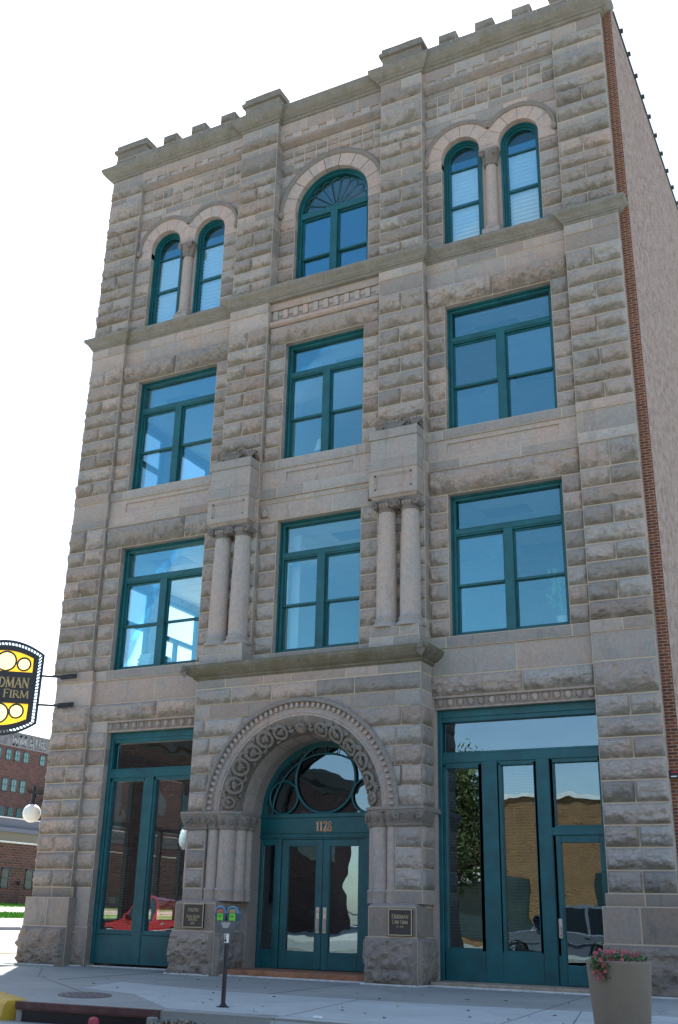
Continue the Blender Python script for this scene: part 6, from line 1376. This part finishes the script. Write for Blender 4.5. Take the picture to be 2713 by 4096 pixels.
SHADE = mat_plain('linen_shade', (0.8, 0.8, 0.72), .8)
IP = thing('potted_plant', 'leafy potted plant behind the lower right pane of the right second floor window', 'potted plant', (-7.55, 28.25, 9.3))
m = MB(); m.lathe(-7.55, 28.25, [(0.0, 9.3), (0.13, 9.3), (0.18, 9.6), (0.0, 9.6)], 14); m.build('pot', WHITE, IP)
m = MB()
for k in range(26):
    a = rng.uniform(0, 2 * PI); h_ = rng.uniform(0.4, 1.35); d = 0.22 + .2 * rng.random(); c = (-7.55 + d * math.cos(a), 28.25 + .5 * d * math.sin(a), 9.6 + h_)
    m.tube([(-7.55, 28.25, 9.6), (-7.55 + .3 * d * math.cos(a), 28.25, 9.6 + h_ * .7), c], 0.012, 4)
    for j in range(3): b = rng.uniform(0, 2 * PI); m.add([c, (c[0] + .1 * math.cos(b) + .03, c[1], c[2] + .1 * math.sin(b)), (c[0] + .22 * math.cos(b), c[1], c[2] + .22 * math.sin(b)), (c[0] + .1 * math.cos(b) - .03, c[1], c[2] + .1 * math.sin(b) - .04)], [(0, 1, 2, 3)])
m.build('foliage', mat_plain('pale_leaf', (0.22, 0.36, 0.18), .6), IP)
TL = thing('table_lamp', 'white shaded lamp behind the lower left pane of the centre third floor window', 'lamp', (-15.45, 28.3, 15.8))
m = MB(); m.lathe(-15.45, 28.3, [(0.30, 16.15), (0.17, 16.62)], 20, caps=False); m.build('lamp_shade', SHADE, TL); m = MB(); m.lathe(-15.45, 28.3, [(0.14, 15.8), (0.05, 15.86), (0.04, 16.2), (0, 16.2)], 12); m.build('lamp_base', BRASS, TL)
for (x, n_, lb) in ((-22.0, 7, 'taller leaning stack of papers on the sill of the left second floor window'), (-21.35, 5, 'low stack of papers on the sill of the left second floor window')):
    m = MB()
    for k in range(n_): u = rng.uniform(-.05, .05); m.box(x - .25 + u, x + .25 + u, 28.1, 28.4, 9.3 + k * .07, 9.36 + k * .07, b=.005)
    tag(m.build('paper_stack', WHITE), lb, 'papers')
#@@REFL
# ------------------------------------------------------------------ across the street (seen in the panes)
flat('sidewalk', [(-46, -11), (60, -11), (60, 5.6), (-46, 5.6)], 0.0, CONC, 'pavement on the opposite side of the street', z0=-0.15)
AMB = thing('brick_shop_building', 'single storey amber brick shop building across the street, mirrored in the right shop window', 'building', (-13, -12, 0))
m = MB(); m.hprism([(-31, -8.8), (4, -12.2), (4, -30), (-31, -30)], 0, 8.6); m.build('wall', BRICK_OPP, AMB)
m = MB(); m.hprism([(-31.15, -8.6), (4.15, -12.0), (4.15, -12.6), (-31.15, -9.2)], 8.6, 8.95); m.build('coping', WHITE, AMB)
def on(u, d=0.0): return (-31 + 35 * u, -8.8 - 3.4 * u + d)
for a, b, z1 in ((0.42, 0.62, 4.3), (0.66, 0.86, 4.3), (0.12, 0.3, 4.0)):
    p, q = on(a, 0.06), on(b, 0.06); m = MB(); m.hprism([p, q, (q[0], q[1] - .2), (p[0], p[1] - .2)], 0.4, z1); m.build('shopfront', WINDK, AMB)
p, q = on(0.13, 0.1), on(0.24, 0.1); m = MB(); m.add([(p[0], p[1], 4.6), (q[0], q[1], 4.6), (q[0], q[1] + 1.0, 3.9), (p[0], p[1] + 1.0, 3.9), (p[0], p[1] + 1.0, 3.7), (q[0], q[1] + 1.0, 3.7)], [(0, 1, 2, 3), (3, 2, 5, 4)]); m.build('awning', mat_plain('striped_canvas', (.55, .5, .45), .9, nscale=3), AMB)
DKB = thing('corner_building', 'dark brick corner building with heavy cornice across the street, mirrored in the fanlight', 'building', (-60, -20, 0))
m = MB(); m.box(-75, -53, -50, 2, 0, 14.6); m.build('wall', BRICK_BG, DKB)
m = MB(); m.mould([(-.3, 14.0), (0.1, 14.0), (0.2, 14.3), (0.6, 14.5), (0.9, 15.0), (1.2, 15.3), (1.2, 15.6), (-.3, 15.7)], [(-53, -50), (-53, 2)], (.5, .5, 0, 1)); m.build('cornice', BLACK, DKB)
for yy in np.arange(-46, 0, 5.0):
    m = MB(); m.box(-53.1, -52.95, yy, yy + 2, 7, 11); m.build('window', WINDK, DKB)
def car(name, label, x0, yc, L_, H_, W_, paint, pickup=False, z=-0.16):
    t = thing(name, label, 'car', (x0 + L_ / 2, yc, z)); g = L_ / 6.4
    wx = (x0 + 1.15 * g, x0 + L_ - 1.25 * g); R_ = 0.48; gl = mat_plain('car_glass', (.015, .02, .025), 0.05, namt=0)
    def arch(cx): return [(cx + (R_ + .08) * math.cos(q), z + R_ + (R_ + 0.08) * math.sin(q)) for q in np.linspace(PI, 0, 12)]
    P = [(x0 + 0.05, z + .42)] + arch(wx[0]) + arch(wx[1]) + [(x0 + L_ - .04, z + .45), (x0 + L_, z + 0.8), (x0 + L_ - 0.05, z + 1.25), (x0 + L_ - .12, z + 1.38), (x0 + 1.9 * g, z + 1.40), (x0 + 0.35, z + 1.22), (x0 + 0.08, z + 1.05), (x0, z + 0.7)]
    n = len(P); hw = W_ / 2; V = []; 
    for yy, ins in ((-hw + 0.0, 0.10), (-hw - 0.0, 0), (hw, 0), (hw, 0.10)): pass
    cx0, cz0 = x0 + L_ / 2, z + 0.9
    for yy, k in ((yc - hw, 0.97), (yc - hw + 0.08, 1.0), (yc + hw - 0.08, 1.0), (yc + hw, 0.97)): V += [(cx0 + (a - cx0) * k, yy, cz0 + (b - cz0) * k) for a, b in P]
    F = [tuple(range(n)), tuple(range(3 * n, 4 * n))] + [(s_ * n + i, s_ * n + (i + 1) % n, (s_ + 1) * n + (i + 1) % n, (s_ + 1) * n + i) for s_ in range(3) for i in range(n)]
    m = MB(); m.add(V, F); body = m.build('body', paint, t)
    ce = x0 + (4.0 if pickup else L_ - .2) * (g if pickup else 1)
    C_ = [(x0 + 1.75 * g, z + 1.36), (x0 + 2.7 * g, z + H_ - .05), (x0 + 3.2 * g, z + H_), (ce - .5, z + H_ - .02), (ce - 0.25, z + H_ - .12), (ce, z + 1.36)]
    n = len(C_); V = []
    for sy in (-1, 1): V += [(a, yc + sy * (hw - 0.06 - 0.22 * (b - z - 1.36) / (H_ - 1.36)), b) for a, b in C_]
    m = MB(); m.add(V, [tuple(range(n)), tuple(range(n, 2 * n))] + [(i, (i + 1) % n, n + (i + 1) % n, n + i) for i in range(n)]); m.build('cabin', paint, t)
    for sy in (-1, 1):
        def yv(b): return yc + sy * (hw - 0.05 - 0.22 * (b - z - 1.36) / (H_ - 1.36))
        segs = [(x0 + 2.05 * g, x0 + 3.3 * g), (x0 + 3.4 * g, min(ce - .35, x0 + 4.5 * g))] + ([] if pickup else [(x0 + 4.6 * g, ce - .4)])
        for k, (a, b) in enumerate(segs):
            zt_2, zb_2 = z + H_ - 0.14, z + 1.44; a2 = a + (0.62 * g if k == 0 else 0); q = [(a, yv(zb_2), zb_2), (b, yv(zb_2), zb_2), (b, yv(zt_2), zt_2), (a2, yv(zt_2), zt_2)]
            m = MB(); m.add(q, [(0, 1, 2, 3)]); m.build('window', gl, t)
        for w in wx:
            m = MB(); pr = [(0.0, 0.02), (0.26, 0.0), (0.28, 0.03), (0.30, 0.02), (R_ - .03, 0.0), (R_, 0.05), (R_, .22), (0, .22)]
            n = 28; tt_ = np.linspace(0, 2 * PI, n + 1)[:-1]; G = np.zeros((n, len(pr), 3))
            for j, (r, d) in enumerate(pr): G[:, j, 0] = w + r * np.cos(tt_); G[:, j, 1] = yc + sy * (hw + 0.01 - d); G[:, j, 2] = z + R_ + r * np.sin(tt_)
            m.grid(G, closed_u=True); wh = m.build('wheel', BLACK, t, smooth=True); m = MB()
            for k in range(5): q = 2 * PI * k / 5; m.tube([(w, yc + sy * (hw + .02), z + R_), (w + .26 * math.cos(q), yc + sy * (hw + .015), z + R_ + .26 * math.sin(q))], 0.045, 5)
            m.build('rim', CHROME, wh)
        m = MB(); m.box(x0 + .05, x0 + L_ - .05, yc + sy * hw - .02, yc + sy * hw + .03, z + .86, z + .91); m.build('side_trim', CHROME, t)
        for xa in (x0 + 3.1 * g, x0 + 4.3 * g): m = MB(); m.box(xa, xa + .22, yc + sy * hw, yc + sy * (hw + .04) if sy > 0 else yc + sy * hw - 1e-3, z + 1.2, z + 1.25) if sy > 0 else m.box(xa, xa + .22, yc - hw - .04, yc - hw, z + 1.2, z + 1.25); m.build('door_handle', CHROME, t)
        m = MB(); ym = yc + sy * (hw + .12); m.box(x0 + 2.0 * g, x0 + 2.2 * g, min(ym, yc + sy * hw), max(ym, yc + sy * hw), z + 1.42, z + 1.6, b=.02); m.build('mirror', paint, t)
        yl = yc + sy * (hw - .3); m = MB(); m.box(x0 - .02, x0 + .15, yl - .18, yl + .18, z + .85, z + 1.02, b=.02); m.build('headlight', CHROME, t)
        m = MB(); m.box(x0 + L_ - .1, x0 + L_ + .02, yl - .1, yl + .25 * sy if sy > 0 else yl + .1, z + .9, z + 1.2); m.build('tail_light', mat_plain('red_lens', (.5, .01, .01), .3), t)
    m = MB(); m.box(x0 - .12, x0 + .12, yc - hw + .05, yc + hw - .05, z + .42, z + .68, b=.05); m.box(x0 + L_ - .12, x0 + L_ + .12, yc - hw + .05, yc + hw - .05, z + .45, z + .7, b=.05); m.build('bumper', CHROME, t)
    return t
def paint(name, c):
    mt, nt, bs = newmat(name); bs.inputs['Base Color'].default_value = c + (1,); bs.inputs['Metallic'].default_value = 0.5; bs.inputs['Roughness'].default_value = 0.3; bs.inputs['Coat Weight'].default_value = 1.0; bs.inputs['Coat Roughness'].default_value = 0.03; return mt
car('parked_car', 'dark sport utility vehicle parked across the street, mirrored in the right shop window', -16.2, 8.3, 6.0, 2.45, 2.5, paint('dark_grey_paint', (0.20, 0.22, 0.26)))
car('pickup_truck', 'red pickup truck parked across the street, mirrored in the left shop window', -37.9, 8.3, 6.6, 2.45, 2.4, paint('red_paint', (0.55, 0.01, 0.015)), pickup=True)
SL = thing('street_lamp', 'black street lamp with a cream globe across the street, mirrored in the left shop window', 'street lamp', (-33.6, 7.6, 0))
m = MB(); m.lathe(-33.6, 7.6, [(0.3, -0.16), (0.3, 0.2), (0.18, 0.5), (0.09, 0.8), (0.08, 4.5), (0.16, 4.6), (0.16, 4.75), (.1, 4.8)], 14); m.build('post', BLACK, SL, smooth=True)
m = MB(); m.lathe(-33.6, 7.6, sphere(0, 0, 5.2, 0.46), 28); m.build('globe', OPAL, SL, smooth=True)
TR = thing('street_tree', 'leafy street tree across the street, mirrored in the right shop window', 'tree', (-21.0, 1.5, 0))
m = MB(); m.tube([(-21.0, 1.5, 0), (-20.9, 1.5, 2.5), (-21.1, 1.6, 5)], 0.28, 8, taper=[1, .8, .5])
for k in range(9):
    q = 2 * PI * k / 9; m.tube([(-21.0, 1.5, 3 + .25 * k), (-21.0 + 1.3 * math.cos(q), 1.5 + 1.3 * math.sin(q), 5 + .3 * k), (-21.0 + 2.1 * math.cos(q), 1.5 + 2.1 * math.sin(q), 6.2 + .45 * k)], 0.12, 5, taper=[1, .6, .2])
m.build('trunk', WOOD, TR)
m = MB(); LV = 9000; cc_ = [(rng.uniform(-1.4, 1.4), rng.uniform(-1.4, 1.4), rng.uniform(-3.6, 2.6)) for _ in range(34)]
for k in range(LV):
    c = cc_[int(rng.integers(34))]; p = np.array([-21.0, 1.5, 7.0]) + np.array(c) + rng.normal(0, 0.5, 3); a = rng.normal(0, 1, 3); a /= np.linalg.norm(a); b = np.cross(a, rng.normal(0, 1, 3)); b /= np.linalg.norm(b)
    m.add([p, p + a * .12 + b * .07, p + a * .24, p + a * .12 - b * .07], [(0, 1, 2, 3)])
m.build('crown', mat_plain('autumn_leaves', (0.09, 0.11, 0.03), .8, nscale=1.2, namt=.5), TR)
